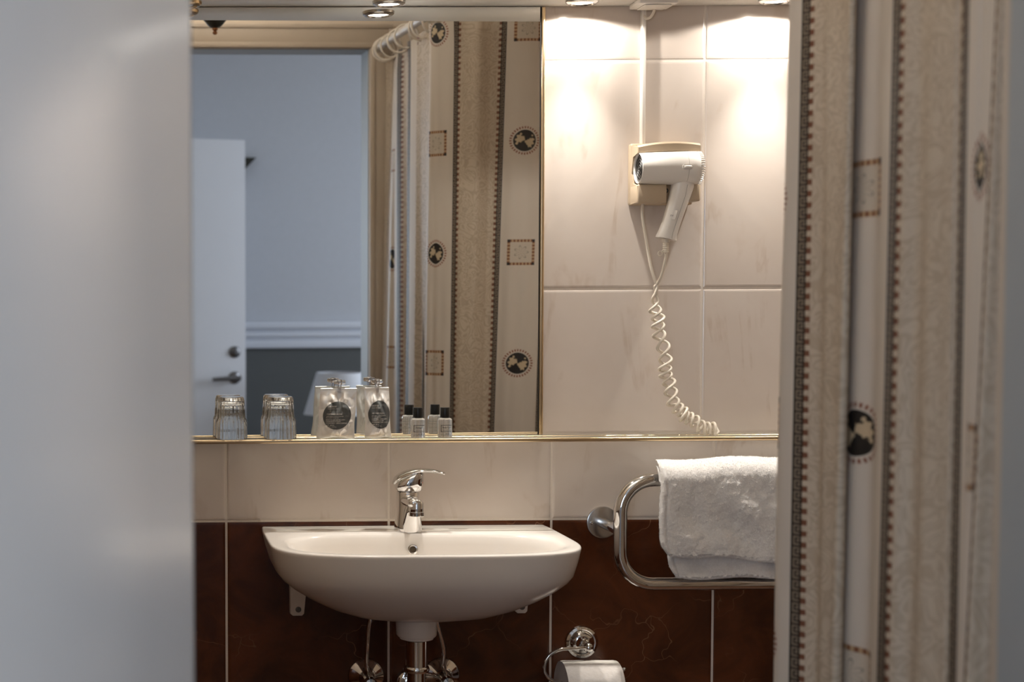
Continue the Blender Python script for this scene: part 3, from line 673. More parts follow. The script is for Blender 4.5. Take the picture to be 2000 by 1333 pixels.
tx0 = P(1286, 1000, RD+.02)[0]; tx1 = 1.405
tz_f = P(1400, 1083, RD+.03)[2]; tz_b = P(1400, 1126, RD-.02)[2]
tw = thing('bath_towel', ((tx0+tx1)/2, -RD, zt_+TRr), 'folded white terry towel hanging over the towel rail', 'towel')
def towel_sheet(name, ri, ro, zf, zb, x0, x1, seed, drop):
    """folded layer over the bar: outer surface ro, inner ri, hanging to zf in front and zb behind"""
    nu, nv = 210, 250; mb = MB()
    prof = []    # (out, z) along outer front hem -> over -> back hem -> inner side back
    zc_ = zt_
    Lf = zc_-zf; Lb = zc_-zb
    def rimpt(t, rad, sgn):
        return None
    seq = []
    def line(y0, z0, y1, z1, n):
        for k in range(n): seq.append((y0+(y1-y0)*k/n, z0+(z1-z0)*k/n))
    line(ro, zf+.004, ro, zc_, 70)
    for k in range(26): a = pi*k/26; seq.append((ro*cos(a), zc_+ro*sin(a)*.95))
    line(-ro, zc_, -ro, zb+.004, 60)
    for k in range(8): a = pi*k/8; seq.append((-(ro+ri)/2-(ro-ri)/2*cos(a), zb+.004-(ro-ri)/2*sin(a)))
    line(-ri, zb+.004, -ri, zc_, 24)
    for k in range(10): a = pi*k/10; seq.append((-ri*cos(a), zc_+ri*sin(a)))
    line(ri, zc_, ri, zf+.004, 30)
    for k in range(9): a = pi*k/8; seq.append(((ro+ri)/2-(ro-ri)/2*cos(a), zf+.004-(ro-ri)/2*sin(a)))
    m = len(seq)
    def pt(i, j):
        u = i/(nu-1); y, z = seq[j]; cy = (ro+ri)/2*(1 if y > 0 else -1)
        e = min(u, 1-u)*(x1-x0); rnd = min(1., e/.007)
        if rnd < 1:   # rounded side edge
            f = sqrt(max(0, 1-(1-rnd)**2)); y = cy+(y-cy)*(.12+.88*f) if z < zc_ else y*(1-.22*(1-f))
        x = x0+(x1-x0)*u
        low = max(0, (zc_-z)/max(1e-4, Lf)); front = y > 0
        if front:
            # diagonal drape creases and sag
            d = (x-x0)*.86-(zc_-z)*.52
            y += min(1, low*2.2)*(.0065*sin(d*44+seed+1.1*sin(low*4+x*18))+.0030*sin(d*101+1+seed))*min(1, u*7)*(1-.75*max(0, (low-.72)/.28))
            y += .006*low
            z += -drop*(u**1.4)*low + .0025*sin(x*40+seed)*low
            if x-x0 < .03: y -= .0030*exp(-((x-x0-.0125)/.0028)**2)-.0012*exp(-((x-x0-.006)/.005)**2)
            x += .014*max(0, (low-.80)/.20)**2*(1-u)**6 - .004*sin(pi*min(1, low))*(1-u)**4
        else:
            z += -.2*drop*u*low
        if abs(z-zc_) < ro+.02 and z > zc_-.01: z += .0045*sin(u*pi*1.05)**1 + .002*sin(x*33+seed)
        q = Vector((x*330, y*330, z*330)); nz = noise.noise(q)*.0006+noise.noise(q*2.3)*.0005+noise.noise(q*.25)*.0009
        x += .042*(1-u)*min(1, max(0, -y/ro))
        rad = Vector((0, (y-cy), z-zc_ if z > zc_ else 0)); rad = rad.normalized() if rad.length > 1e-6 else Vector((0, 1 if front else -1, 0))
        y += rad.y*nz*1.7 + random.uniform(-.00035, .00035); z += rad.z*nz*1.7; x += nz*.7
        return (x, -RD-y, z)
    v = [pt(i, j) for i in range(nu) for j in range(m)]; f = []
    for i in range(nu-1):
        for j in range(m):
            f.append((i*m+j, (i+1)*m+j, (i+1)*m+(j+1) % m, i*m+(j+1) % m))
    # close the sides
    for i0 in (0, nu-1):
        h_ = m//2
    mb.add(v, f); sh_ = obj(name, mb, M['terry'], tw, smooth=180)
    # terry loops standing off the cloth
    rg_ = random.Random(int(seed*10)); vf = []; ff_ = []; me = sh_.data; ps = [p for p in me.polygons]
    wts = np.cumsum([p.area for p in ps]); org_ = Vector(tw.location)
    pick = np.searchsorted(wts, np.array([rg_.random() for _ in range(70000 if ro > .03 else 26000)])*wts[-1])
    for i_ in pick:
        p = ps[min(int(i_), len(ps)-1)]; nrm = p.normal
        if nrm.y > .5: continue
        c_ = me.vertices[p.vertices[rg_.randrange(4)]].co; c_ = c_*.5+p.center*.5+org_
        dr_ = (nrm + Vector((rg_.uniform(-.9, .9), rg_.uniform(-.9, .9), rg_.uniform(-1.1, .5)))).normalized(); sd = dr_.cross(nrm)
        sd = sd.normalized() if sd.length > 1e-4 else nrm.orthogonal(); L_ = rg_.uniform(.0012, .0026); k_ = len(vf)
        vf += [c_-sd*.00038, c_+sd*.00038, c_+dr_*L_]; ff_.append((k_, k_+1, k_+2))
    fz_ = MB(); fz_.v = [tuple(q) for q in vf]; fz_.f = ff_
    me2 = bpy.data.meshes.new('pile'); me2.from_pydata([tuple(Vector(q)-org_) for q in fz_.v], [], fz_.f); me2.materials.append(M['pile'])
    po = bpy.data.objects.new('pile', me2); COL.objects.link(po); po.parent = sh_; po['kind'] = 'stuff'
    return sh_
towel_sheet('inner_fold', TRr+.0006, TRr+.011, tz_b+.004, tz_b, tx0+.019, tx1-.002, .4, .0)
towel_sheet('outer_fold', TRr+.0125, TRr+.0265, tz_f, tz_f+.03, tx0, tx1, 2.1, .030)

# ------------------------------------------------------------------ toilet-roll holder and roll
rc_ = P(1136.6, 1255.6, .006)
th = thing('toilet_roll_holder', (rc_[0], -TF, rc_[2]), 'chrome toilet-roll holder with bent wire arm on the brown tiles', 'holder')
obj('rosette', MB().lathe([(.0325, 0), (.0330, .002), (.0310, .0060), (.0262, .0082), (.0240, .0076), (.0225, .0105), (.0185, .0135), (.0145, .0150), (.0120, .0200), (.0095, .0300), (.0090, .0440), (0, .0445)], 48, (rc_[0], -TF, rc_[2]), (0, -1, 0)), M['chrome'], th)
bc = P(1150.6, 1265.4, .060)
bc[0] = rc_[0]; bc[2] = rc_[2]
obj('ball', MB().lathe([(0.0102*sin(pi*k/14), -.0102*cos(pi*k/14)) for k in range(15)], 24, (bc[0], -.052, bc[2]), (0, -1, 0)), M['chrome'], th)
wy = -.062; q = lambda px, py, d=.062: P(px, py, d)
wp = [(bc[0]-.002, -.052, bc[2]-.002)] + [tuple(q(px, py)) for px, py in ((1138, 1266), (1120, 1267.5), (1100, 1268.5), (1085, 1273), (1073, 1281), (1065, 1294), (1063, 1310), (1067, 1320), (1075, 1328), (1090, 1333), (1120, 1334), (1180, 1334), (1200, 1332), (1208, 1327), (1213, 1319), (1219, 1308))]
obj('wire_arm', MB().tube(spline(wp, 6), .0034, 14), M['chrome'], th)
tip = wp[-1]; obj('tip', MB().lathe([(0.0042*sin(pi*k/10), -.0042*cos(pi*k/10)) for k in range(11)], 16, tip), M['chrome'], th)
wz = float(q(1140, 1334)[2])
rx0, rx1 = float(P(1097, 1320, .062)[0])-.000, float(P(1206, 1320, .062)[0])
rr_o, rr_i = .0600, .0215
rz_c = wz+.0034-rr_i+.0004
roll = thing('toilet_roll', ((rx0+rx1)/2, -.062, rz_c-rr_o), 'white toilet paper roll on the wire holder arm', 'toilet roll')
mb = MB(); nA, nX = 72, 20
def rol(i, j):
    a = 2*pi*i/nA; xx = rx0+(rx1-rx0)*j/(nX-1); r = rr_o*(1+.012*noise.noise(Vector((xx*30, cos(a)*2, sin(a)*2))))
    if j in (0, nX-1): r -= .0012
    return (xx, -.062+r*cos(a), rz_c+r*sin(a))
mb.grid(rol, nA, nX, closed=True)
for xx, jj in ((rx0, 0), (rx1, nX-1)):
    v = []; f = []
    for i in range(nA):
        a = 2*pi*i/nA; r0 = Vector(rol(i, jj)); v += [r0, (xx, -.062+rr_i*cos(a), rz_c+rr_i*sin(a))]
    for i in range(nA): k = (i+1) % nA; f.append((2*i, 2*k, 2*k+1, 2*i+1))
    mb.add(v, f)
obj('paper', mb, M['paper'], roll, smooth=40)
obj('core', MB().grid(lambda i, j: (rx0+.0005+(rx1-rx0-.001)*j, -.062+(rr_i-.0002)*cos(2*pi*i/40), rz_c+(rr_i-.0002)*sin(2*pi*i/40)), 40, 2, closed=True), mat('cardboard', lin((150, 128, 104)), .9, grain=.05), roll)

# ------------------------------------------------------------------ hair dryer, its holder, trunking and junction box
hx0, hz1 = P(1227.5, 284, .006)[0], P(1290, 278, .04)[2]; hz0 = P(1240, 399, .05)[2]; hx1 = P(1368.5, 330, .062)[0]; HD = .064
hol = thing('dryer_holder', ((hx0+hx1)/2, -TF, hz0), 'cream plastic wall holder cradling the hair dryer', 'holder')
hb = MB(); lipb = hz0+.037
hb.box((hx0, -.020, hz0), (hx1, -TF, hz1), .004, 3)
# arched top lip
n = 24; rings = []
for k in range(n+1):
    s = k/n; x = hx0+.001+(hx1-hx0-.002)*s; arch = .0055*(1-(2*s-1.15)**2)
    zt1 = hz1-.006+arch; zl = hz1-.0235+arch*.6
    rings.append([(x, -.018, zl), (x, -HD+.003, zl), (x, -HD, zl+.003), (x, -HD+.0005, zt1-.004), (x, -HD+.006, zt1), (x, -.018, zt1)])
hb.loft(rings)
xs0, xs1 = P(1303, 380, HD)[0], P(1346, 380, HD)[0]
hb.box((hx0, -HD, hz0+.001), (xs0, -.018, lipb), .0035, 3)
hb.box((xs1, -HD, hz0+.004), (hx1, -.018, lipb+.001), .0035, 3)
obj('cradle', hb, M['holder'], hol, smooth=40)
# left cheek with its rounded cut-out
ck = MB(); pro = [(-.020, hz1-.004), (-HD+.004, hz1-.010), (-HD+.001, hz1-.022), (-.034, hz1-.028), (-.027, (hz0+hz1)/2), (-.034, lipb+.003), (-HD+.001, lipb-.003), (-HD+.004, hz0+.003), (-.020, hz0+.001)]
ck.loft([[(hx0+.0002, y, z_) for y, z_ in pro], [(hx0+.004, y, z_) for y, z_ in pro]]); obj('cheek', ck, M['holder'], hol, smooth=30)
ring_z = lipb-.012
obj('catch', MB().torus((xs0+.001, -HD+.010, ring_z), (0, 1, 0), .0035, .0015, 20, 8), M['darkmetal'], hol)

BD = .058
nl = P(1246, 326, BD); rt = P(1366, 328, BD); bz = P(1300, 329, BD)[2]
dry = thing('hair_dryer', (rt[0], -BD, bz), 'white hair dryer resting in the cream wall holder', 'hair dryer')
L = float(rt[0]-nl[0]); bx = float(nl[0])
obj('barrel', MB().lathe([(0, .0125), (.0272, .0125), (.0274, .001), (.0281, 0), (.0290, .0008), (.0293, .003), (.0306, .03), (.0318, .08), (.0320, L-.030)], 56, (bx, -BD, bz), (1, 0, 0)), M['dryer'], dry)
obj('rear_housing', MB().lathe([(.0320, L-.0295), (.0322, L-.02), (.0321, L-.0075), (.0312, L-.0062), (.0290, L-.006), (.0275, L-.002), (.020, L), (0, L)], 56, (bx, -BD, bz), (1, 0, 0)), M['dryer'], dry)
ribs = MB()
for k in range(44):
    a = 2*pi*k/44; m_ = Matrix.Translation((bx, -BD, bz)) @ Matrix.Rotation(a, 4, 'X'); ribs.box((L-.0065, -.0011, .0280), (L+.0004, .0011, .0322), .0006, 1, m_)
obj('intake_ribs', ribs, M['dryer'], dry)
gr = obj('outlet_grille', MB().lathe([(0, .0040), (.0268, .0040), (.0268, .0110), (0, .0110)], 40, (bx, -BD, bz), (1, 0, 0)), M['black'], dry)
rg = MB()
for r in (.006, .0115, .017, .0225): rg.torus((bx+.0032, -BD, bz), (1, 0, 0), r, .0011, 36, 6)
rg.box((bx+.0030, -BD-.025, bz-.0008), (bx+.0042, -BD+.025, bz+.0008)); rg.lathe([(.003, .003), (.0028, .0015), (0, .001)], 16, (bx, -BD, bz), (1, 0, 0))
obj('grille_rings', rg, mat('grille_dark', (.035, .033, .03), .45, 0), gr)
# switch on the side
sp1 = P(1343, 326, BD+.031); sw = MB(); sw.box((sp1[0]-.0095, -BD-.0345, sp1[2]-.0048), (sp1[0]+.0095, -BD-.029, sp1[2]+.0048), .0044, 4); swo = obj('switch_surround', sw, M['dryer'], dry)
obj('switch', MB().box((sp1[0]-.0062, -BD-.0362, sp1[2]-.0024), (sp1[0]+.0062, -BD-.033, sp1[2]+.0024), .0020, 3), M['dryer'], swo)
# handle
hp = [((1333, 345), .0215, .017), ((1333, 362), .0205, .0165), ((1327, 385), .0185, .016), ((1319, 410), .0168, .0155), ((1311, 435), .0160, .015), ((1304, 455), .0168, .0155), ((1301.5, 463), .0185, .0165), ((1301, 467), .0188, .0165)]
rings = []
hpc = [P(x, y, BD) for (x, y), _, _ in hp]
for (c, (_, ra, rb)) in zip(hpc, hp):
    r = []
    for k in range(32):
        a = 2*pi*k/32; cc, ss = cos(a), sin(a); q_ = (abs(cc)**2.6+abs(ss)**2.6)**(-1/2.6); r.append((c[0]+ra*cc*q_, -BD+rb*ss*q_, c[2]-.004*cc*q_))
    rings.append(r)
hd = obj('handle', MB().loft(rings), M['dryer'], dry, smooth=45)
# seam, sticker and lettering
sm = [(c[0]+.30*ra, -BD-rb*1.0, c[2]) for c, (_, ra, rb) in zip(hpc, hp)]
obj('seam', MB().tube([(sm[1][0]-.002, sm[1][1]-.0002, sm[1][2])]+[(p[0], p[1]-.0001, p[2]) for p in sm[2:]], .00035, 6), mat('seam_grey', (.35, .32, .29), .6), hd)
lb = P(1303, 425, BD+.0160)
obj('rating_sticker', MB().box((-.006, -.0004, -.009), (.006, .0002, .009), 0, 1, Matrix.Translation((hpc[3][0]-.0085, -BD-.0148, hpc[3][2]-.010)) @ Matrix.Rotation(radians(16), 4, 'Y') @ Matrix.Rotation(radians(-38), 4, 'Z')), mat('sticker', lin((216, 209, 202)), .35), hd, smooth=0)
lt = MB(); v, f = text_mesh('1200 W', .0048); ml = Matrix.Translation((hpc[3][0]-.0165, -BD-.0118, hpc[3][2]-.012)) @ Matrix.Rotation(radians(16), 4, 'Y') @ Matrix.Rotation(radians(-38), 4, 'Z') @ Matrix.Rotation(radians(90), 4, 'X')
lt.add([ml @ Vector((p[0]*.55, p[1], 0)) for p in v], f); obj('rating_text', lt, M['inkprint'], hd, smooth=0)
# strain relief with hanging loop
s0 = P(1300.5, 468, BD); srf = MB()
prf = [(.0074, 0), (.0070, -.006)]
for k in range(5): prf += [(.0048, -.008-k*.0036), (.0056, -.009-k*.0036), (.0056, -.0105-k*.0036), (.0044, -.0112-k*.0036)]
srf.lathe(prf+[(.003, -.0275), (0, -.0275)], 24, (s0[0], -BD, s0[2]+.001)); srf.torus((s0[0]-.0105, -BD, s0[2]-.0265), (0, 1, 0), .0042, .0011, 24, 8).tube([(s0[0]-.0075, -BD, s0[2]-.0235), (s0[0]-.003, -BD, s0[2]-.018)], .0012, 8)
obj('strain_relief', srf, M['cable'], dry)
# coiled cord: straight leads from holder and handle, twisted, then a doubled coil ending on the shelf
ax_px = [(1281, 560), (1280, 590), (1283, 620), (1289, 655), (1296, 690), (1299, 715), (1303, 740), (1310, 768), (1320, 792), (1337, 812), (1358, 826), (1378, 836), (1397, 841.5)]
AX = spline([P(x, y, d_) for (x, y), d_ in zip(ax_px, (.040, .036, .033, .030, .028, .028, .028, .028, .028, .030, .032, .034, .036))], 26); nA = len(AX)
def coil(ph):
    out = []; tot = 0.; ang = ph
    for i, p in enumerate(AX):
        t = i/(nA-1); tn = (AX[min(i+1, nA-1)]-AX[max(i-1, 0)]).normalized(); e1 = tn.cross(Vector((0, 1, 0))).normalized(); e2 = tn.cross(e1)
        if i: tot = (AX[i]-AX[i-1]).length; pitch = (.041 if t < .45 else .033 if t < .72 else .0225)*(1+.28*sin(t*23+.6)); ang += tot/pitch*2*pi
        rad = .0022+(.0112-.0022)*min(1, max(0, (t-.04)/.10)); rad *= 1+.2*sin(t*27+ph)
        out.append(p+(e1*cos(ang)+e2*sin(ang)*.8)*rad)
    return out
c1, c2 = coil(0.4), coil(0.4+pi)
leadA = spline([P(1255, 398, .030), P(1255, 425, .032), P(1262, 470, .036), P(1272, 525, .040), c1[0]], 8)[:-1]
leadB = spline([(s0[0], -BD, s0[2]-.026), P(1300, 505, .054), P(1291, 540, .046), c2[0]], 8)[:-1]
endp = [c1[-1]*.5+c2[-1]*.5+Vector((.006, -.002, -.001))]
full = leadA+c1+endp+c2[::-1]+leadB[::-1]
cord = obj('coiled_cord', MB().tube(full, .0028, 9), M['cable'], dry, smooth=60)

tk0, tk1 = P(1252.3, 150, .01), P(1263, 150, .01)
trk = thing('cable_trunking', ((tk0[0]+tk1[0])/2, -TF, hz1), 'white vertical cable trunking between pelmet and hair dryer holder', 'trunking')
obj('channel', MB().box((tk0[0], -.012, hz1-.001), (tk1[0]-.002, -TF, PZ0-.0005), .001, 1), M['dryer'], trk)
obj('cover', MB().box((tk0[0]+.0012, -.015, hz1), (tk1[0]-.0032, -.0122, PZ0-.001), .001, 2), M['dryer'], trk)
jb = P(1275, 8, .05); jx0, jx1 = P(1239, 8, .05)[0], P(1313, 8, .05)[0]
jn = thing('junction_box', (jb[0], -.05, PZ0), 'white junction box under the pelmet above the cable trunking', 'junction box')
obj('housing', MB().box((jx0, -.085, PZ0-.010), (jx1, -.018, PZ0-.0003), .002, 2), M['dryer'], jn)
obj('lid', MB().box((jx0+.012, -.078, PZ0-.0125), (jx1-.010, -.026, PZ0-.0103), .001, 1), M['dryer'], jn)
cc = spline([P(1279, 9, .035), P(1278, 20, .032), P(1271, 33, .026), P(1262, 36, .020), P(1258, 31, .0135)], 8)
obj('cable', MB().tube(cc, .0026, 10), M['cable'], jn)

# ------------------------------------------------------------------ shower rail, rings, curtain
ROZ = 2.100
rp = []
for y in np.linspace(1.655, 1.14, 10): rp.append((.812+(1.655-y)*.045+.001, -y, ROZ))
cx_, cy_ = rp[-1][0]+.075, 1.14
for k in range(1, 13):
    a = radians(180-90*k/12); rp.append((cx_+.075*cos(a), -(cy_-.075*sin(a)), ROZ))
for x in np.linspace(cx_+.05, XR-.003, 12): rp.append((x, -(cy_-.075)+(x-cx_)*.06, ROZ))
rod = thing('shower_rod', (rp[0][0], rp[0][1], ROZ), 'white angled shower curtain rod by the door', 'rod')
obj('tube', MB().tube(rp, .0115, 20), M['rod'], rod, smooth=60)
obj('wall_socket', MB().lathe([(.026, .0005), (.026, .008), (.017, .012), (.0122, .024)], 32, (rp[0][0], YF+.0005, ROZ), (0, 1, 0)), M['rod'], rod)
obj('wall_socket', MB().lathe([(.026, .0005), (.026, .008), (.017, .012), (.0122, .024)], 32, (XR, rp[-1][1], ROZ), (-1, 0, 0)), M['rod'], rod)
tab = [(-1.0, 1.745, .95), (-.92, 1.66, .975), (-.84, 1.585, .935), (-.76, 1.505, .985), (-.68, 1.43, .935), (-.60, 1.355, .985), (-.52, 1.28, .95), (-.44, 1.205, 1.0), (-.38, 1.158, .975), (-.332, 1.114, .985), (-.276, 1.058, .980), (-.22, 1.000, .998), (-.185, .970, 1.012), (-.15, .938, .992), (-.115, .908, 1.008), (-.082, .882, 1.022), (-.045, .852, 1.048), (-.015, .834, 1.062), (.005, .8275, 1.076), (.03, .834, 1.108), (.07, .843, 1.145), (.10, .842, 1.175), (.130, .837, 1.215), (.152, .832, 1.244), (.168, .844, 1.212), (.190, .848, 1.218), (.224, .848, 1.250), (.257, .844, 1.292), (.28, .834, 1.348), (.315, .842, 1.38), (.35, .848, 1.415), (.375, .848, 1.437), (.398, .849, 1.448), (.43, .833, 1.502), (.475, .839, 1.530), (.515, .839, 1.558), (.530, .837, 1.561), (.550, .838, 1.566), (.575, .842, 1.575), (.60, .838, 1.592), (.64, .830, 1.620)]
tsv = np.array([r[0] for r in tab]); txs = np.array([r[1] for r in tab]); tds = np.array([r[2] for r in tab])
def smooth_interp(s, xs, ys):
    i = int(np.clip(np.searchsorted(xs, s)-1, 0, len(xs)-2)); h_ = xs[i+1]-xs[i]; t = (s-xs[i])/h_
    def mm(k):
        a, b = max(k-1, 0), min(k+1, len(xs)-1); return (ys[b]-ys[a])/(xs[b]-xs[a])
    m0, m1 = mm(i)*h_, mm(i+1)*h_; t2, t3 = t*t, t**3
    return (2*t3-3*t2+1)*ys[i]+(t3-2*t2+t)*m0+(-2*t3+3*t2)*ys[i+1]+(t3-t2)*m1
CT, CB = 2.066, .10
cur = thing('shower_curtain', (.84, -1.10, CB), 'patterned beige shower curtain with greek key stripes hanging from the rod', 'curtain')
ss = np.linspace(-1.0, .64, 420); zz = np.linspace(CB, CT, 70)
px_ = [smooth_interp(s, tsv, txs) for s in ss]; pd_ = [smooth_interp(s, tsv, tds) for s in ss]
vv = []; uvs = []
for i, s in enumerate(ss):
    tx_ = px_[min(i+1, len(ss)-1)]-px_[max(i-1, 0)]; td_ = pd_[min(i+1, len(ss)-1)]-pd_[max(i-1, 0)]; ln_ = hypot(tx_, td_)
    nx_, nd_ = -td_/ln_, tx_/ln_
    if s < 0: pass
    for z_ in zz:
        lo = (CT-z_)/(CT-CB)
        amp = (.004*sin(s*95)+.0016*sin(s*171+.7))*min(1, lo*2)+.006*lo*sin(s*40+1.2)+.003*noise.noise(Vector((s*9, z_*1.3, 2.)))
        if z_ > CT-.05: amp += .004*sin(s*70)*(1-(CT-z_)/.05)
        x = px_[i]+nx_*amp; d = pd_[i]+nd_*amp
        if s < -.02: x -= .055*lo*min(1, (-s-.02)/.2)*max(0, 1-max(0, -s-.3)/.5)      # gathers towards the corner lower down
        if s > .42: x -= .050*lo*exp(-((s-.515)/(.035 if s < .515 else .12))**2)
        d -= .030*lo*exp(-((s-.19)/.06)**2)
        if 0 < s < .45: x += .006*lo*sin(s*22)
        x += -.012*lo*(1 if s > 0 else max(0, 1+s*6))*(.6)
        vv.append((x, -d, z_)); uvs.append((s, z_-1.4700))
mb = MB(); nz_ = len(zz); ff = [(i*nz_+j, (i+1)*nz_+j, (i+1)*nz_+j+1, i*nz_+j+1) for i in range(len(ss)-1) for j in range(nz_-1)]
mb.add(vv, ff); cl = obj('cloth', mb, M['curtain'], cur, smooth=180)
ul = cl.data.uv_layers.new(name='cloth')
for lp in cl.data.loops: ul.data[lp.index].uv = uvs[lp.vertex_index]
# rings: one tree, copied
def nearest_rod(x, y):
    k = min(range(len(rp)), key=lambda q: hypot(rp[q][0]-x, rp[q][1]-y)); a = Vector(rp[max(k-1, 0)]); b = Vector(rp[min(k+1, len(rp)-1)])
    tn = (b-a).normalized(); p = a+tn*(Vector((x, y, ROZ))-a).dot(tn); return p, tn
rme = MB().torus((0, 0, 0), (0, 1, 0), .0330, .0030, 36, 8)
rho = None
ORD = 'first second third fourth fifth sixth seventh eighth ninth tenth eleventh twelfth thirteenth fourteenth fifteenth sixteenth seventeenth'.split()
order = [(.03, 'corner'), (.10, ''), (.19, ''), (.28, ''), (.36, ''), (.44, ''), (.52, ''), (.60, ''), (-.05, ''), (-.14, ''), (-.24, ''), (-.33, ''), (-.44, ''), (-.55, ''), (-.66, ''), (-.77, ''), (-.88, '')]
for n_, (s, _) in enumerate(order):
    p, tn = nearest_rod(smooth_interp(s, tsv, txs), -smooth_interp(s, tsv, tds))
    o = obj('curtain_ring', rme, M['plasticwhite'], None, 60) if rho is None else rho.copy()
    if rho is None: rho = o
    else: COL.objects.link(o)
    o.location = (p.x, p.y, ROZ-.0200); o.rotation_euler = (0, 0, atan2(tn.y, tn.x)-pi/2 + (.25*sin(n_*2.3)))
    k_ = sorted(q[0] for q in order)[::-1].index(s)
    tag(o, 'white plastic curtain ring on the shower rod, %s from the door wall' % ORD[k_], 'ring', 'curtain rings on the shower rod')

# ------------------------------------------------------------------ bathroom door leaf, opened outwards beside the camera
al = radians(12.0); hX, hY = .0452, YB-.004
leaf = thing('door_1', (hX-.02, hY, 0), 'white gloss bathroom door standing open beside the doorway', 'door'); leaf['kind'] = 'structure'
ml = Matrix.Translation((hX, hY, 0)) @ Matrix.Rotation(-al, 4, 'Z')
obj('door_leaf', MB().box((-.040, -.745, .01), (0, 0, 2.08), .003, 2, ml), M['leafpaint'], leaf)
for zc1 in (.25, 1.05, 1.85): obj('hinge', MB().lathe([(.006, zc1-.04), (.006, zc1+.04)], 16, tuple((ml @ Vector((-.046, -.004, 0))))), M['steel'], leaf)
hl = obj('handle', MB().tube([tuple(ml @ Vector(p)) for p in ((0, -.69, 1.03), (.045, -.69, 1.03), (.050, -.68, 1.03), (.050, -.58, 1.03))], .009, 14), M['steel'], leaf)

# ------------------------------------------------------------------ things of the bedroom seen in the mirror
tl, trr = MP(380, 270, 4.02), MP(478.5, 274, 3.98)
ed = thing('door_2', (trr[0], trr[1], 0), 'white bedroom door standing ajar, seen in the mirror', 'door'); ed['kind'] = 'structure'
dy = .10; dirv = Vector((-1, .30, 0)).normalized(); Wd = .82
def dq(s, off, zz): p = Vector((trr[0], trr[1], 0))+dirv*s+Vector((-dirv.y, dirv.x, 0))*off; return (p.x, p.y, zz)
zt2 = float(trr[2])
mb = MB(); mb.add([dq(0, 0, .01), dq(Wd, 0, .01), dq(Wd, 0, zt2), dq(0, 0, zt2), dq(0, .045, .01), dq(Wd, .045, .01), dq(Wd, .045, zt2), dq(0, .045, zt2)], [(0, 1, 2, 3), (7, 6, 5, 4), (0, 4, 5, 1), (1, 5, 6, 2), (2, 6, 7, 3), (3, 7, 4, 0)])
obj('door_leaf', mb, M['doorpaint'], ed, smooth=0)
nf = Vector((-dirv.y, dirv.x, 0)); nf = nf if nf.y > 0 else -nf
sgn = 1 if dq(0, .045, 0)[1] > dq(0, 0, 0)[1] else -1
foff = .045 if sgn > 0 else 0
k1, k2 = MP(459, 688, -trr[1]-.02), MP(459, 738, -trr[1]-.02)
sfrom = lambda p: (Vector((p[0], p[1], 0))-Vector((trr[0], trr[1], 0))).dot(dirv)
c1_ = Vector(dq(sfrom(k1), foff, float(k1[2]))); c2_ = Vector(dq(sfrom(k2), foff, float(k2[2])))
obj('lock_cylinder', MB().lathe([(.026, 0), (.026, .006), (.022, .010), (.014, .012), (.012, .022), (0, .023)], 32, c1_, nf), M['darksteel'], ed)
hb_ = obj('handle', MB().lathe([(.027, 0), (.027, .006), (.022, .010), (.011, .012), (.011, .05)], 32, c2_, nf), M['darksteel'], ed)
e0 = c2_+nf*.05; obj('lever', MB().tube([e0-dirv*.006, e0+dirv*.01, e0+dirv*.04+nf*.004, e0+dirv*.125+Vector((0, 0, -.004))], [.012, .011, .010, .009], 16), M['darksteel'], hb_)
# dark angular wall bracket
b1_, b2_, b3_ = MP(499, 309, 4.47), MP(478, 309, 4.47), MP(478, 331, 4.47)
wbk = MB(); wbk.loft([[(b2_[0]-.09, BY+.001, b2_[2]), (b1_[0], BY+.001, b1_[2]), (b3_[0], BY+.001, b3_[2]), (b3_[0]-.09, BY+.001, b3_[2]-.06)], [(b2_[0]-.09, BY+.06, b2_[2]), (b1_[0], BY+.06, b1_[2]), (b3_[0], BY+.06, b3_[2]), (b3_[0]-.09, BY+.06, b3_[2]-.06)]])
tag(obj('wall_bracket', wbk, M['darkmetal'], None, 0, origin=(b2_[0], BY, b2_[2])), 'dark angular bracket high on the bedroom wall behind the door', 'bracket')
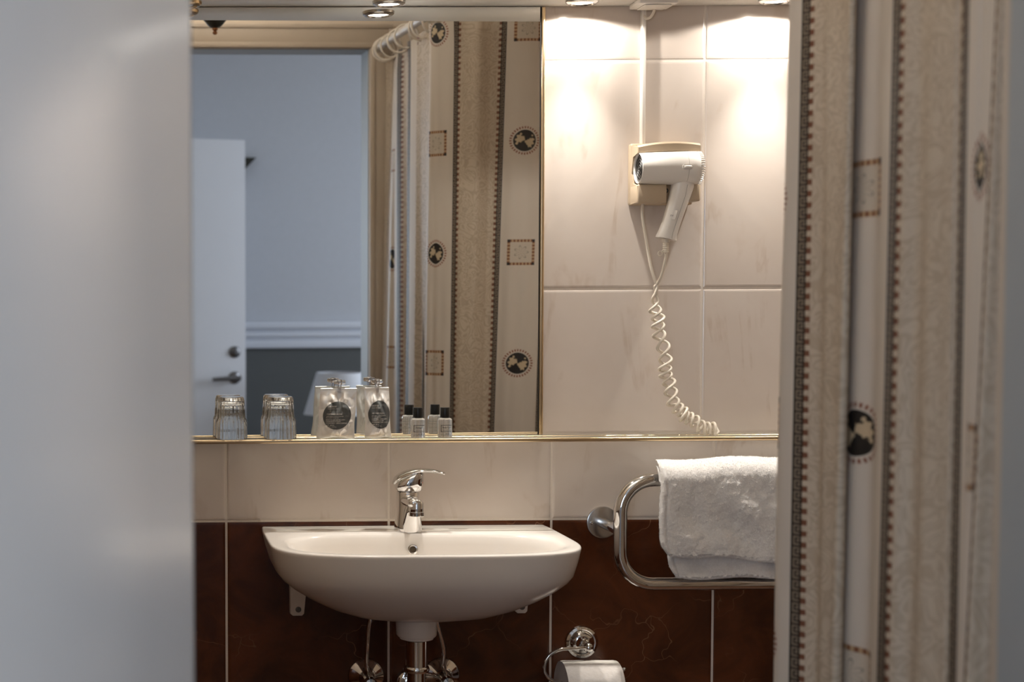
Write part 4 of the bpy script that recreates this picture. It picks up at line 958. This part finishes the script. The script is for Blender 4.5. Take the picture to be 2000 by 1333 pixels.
# table lamp on a side table
lc = MP(664, 728, 3.75); lt_ = float(lc[2]); lb_ = float(MP(664, 809, 3.75)[2]); r1 = float(MP(709, 728, 3.75)[0]-MP(618, 728, 3.75)[0])/2; r2 = r1+.055
tb = thing('side_table', (lc[0], -3.78, 0), 'dark wooden side table against the bedroom wall', 'table')
obj('table_top', MB().box((lc[0]-.3, -4.10, .52), (lc[0]+.3, -3.50, .55), .004), M['wood'], tb)
for sx_ in (-.27, .27):
    for sy_ in (-4.07, -3.53): obj('leg', MB().box((lc[0]+sx_-.018, sy_-.018, 0), (lc[0]+sx_+.018, sy_+.018, .52), .003), M['wood'], tb)
lp_ = thing('table_lamp', (lc[0], -3.75, .5505), 'table lamp with pale tapered shade on the bedroom side table', 'lamp')
obj('lamp_shade', MB().lathe([(r2, lb_), (r2-.001, lb_+.003), (r1, lt_), (r1-.002, lt_-.001), (r2-.003, lb_+.002), (r2, lb_)], 48, (lc[0], -3.75, 0), caps=False), M['shade'], lp_)
obj('stem', MB().lathe([(.011, .565), (.008, .58), (.022, .64), (.026, .70), (.012, .78), (.007, .80), (.007, lt_-.03)], 24, (lc[0], -3.75, 0)), M['steel'], lp_)
obj('base', MB().lathe([(.075, .5506), (.075, .557), (.06, .563), (.0112, .566)], 32, (lc[0], -3.75, 0)), M['steel'], lp_)
# pendant lamp in the bathroom: dark bowl with copper finial
fz = MP(420, 68, 1.1)
pd = thing('pendant_lamp', (fz[0], -1.1, CEIL), 'dark bowl ceiling lamp with copper finial, reflected at the mirror top', 'lamp')
f0 = float(fz[2]); LL = (float(fz[0]), -1.1, 0)
obj('bowl', MB().lathe([(.004, f0+.017), (.012, f0+.019), (.0195, f0+.025), (.030, f0+.038), (.040, f0+.055), (.060, f0+.085), (.080, f0+.115), (.088, f0+.15), (.085, f0+.151), (.055, f0+.092), (.020, f0+.050), (.004, f0+.030)], 40, LL), M['darkmetal'], pd)
obj('finial', MB().lathe([(0, f0), (.0038, f0+.0010), (.0062, f0+.0040), (.0062, f0+.0065), (.0040, f0+.0095), (.0052, f0+.0115), (.0078, f0+.0135), (.0080, f0+.0165), (0, f0+.0168)], 28, LL), M['copper'], pd)
obj('stem', MB().lathe([(.0035, f0+.031), (.0035, CEIL-.02), (.04, CEIL-.018), (.045, CEIL-.001), (0, CEIL-.0005)], 24, LL), M['copper'], pd)
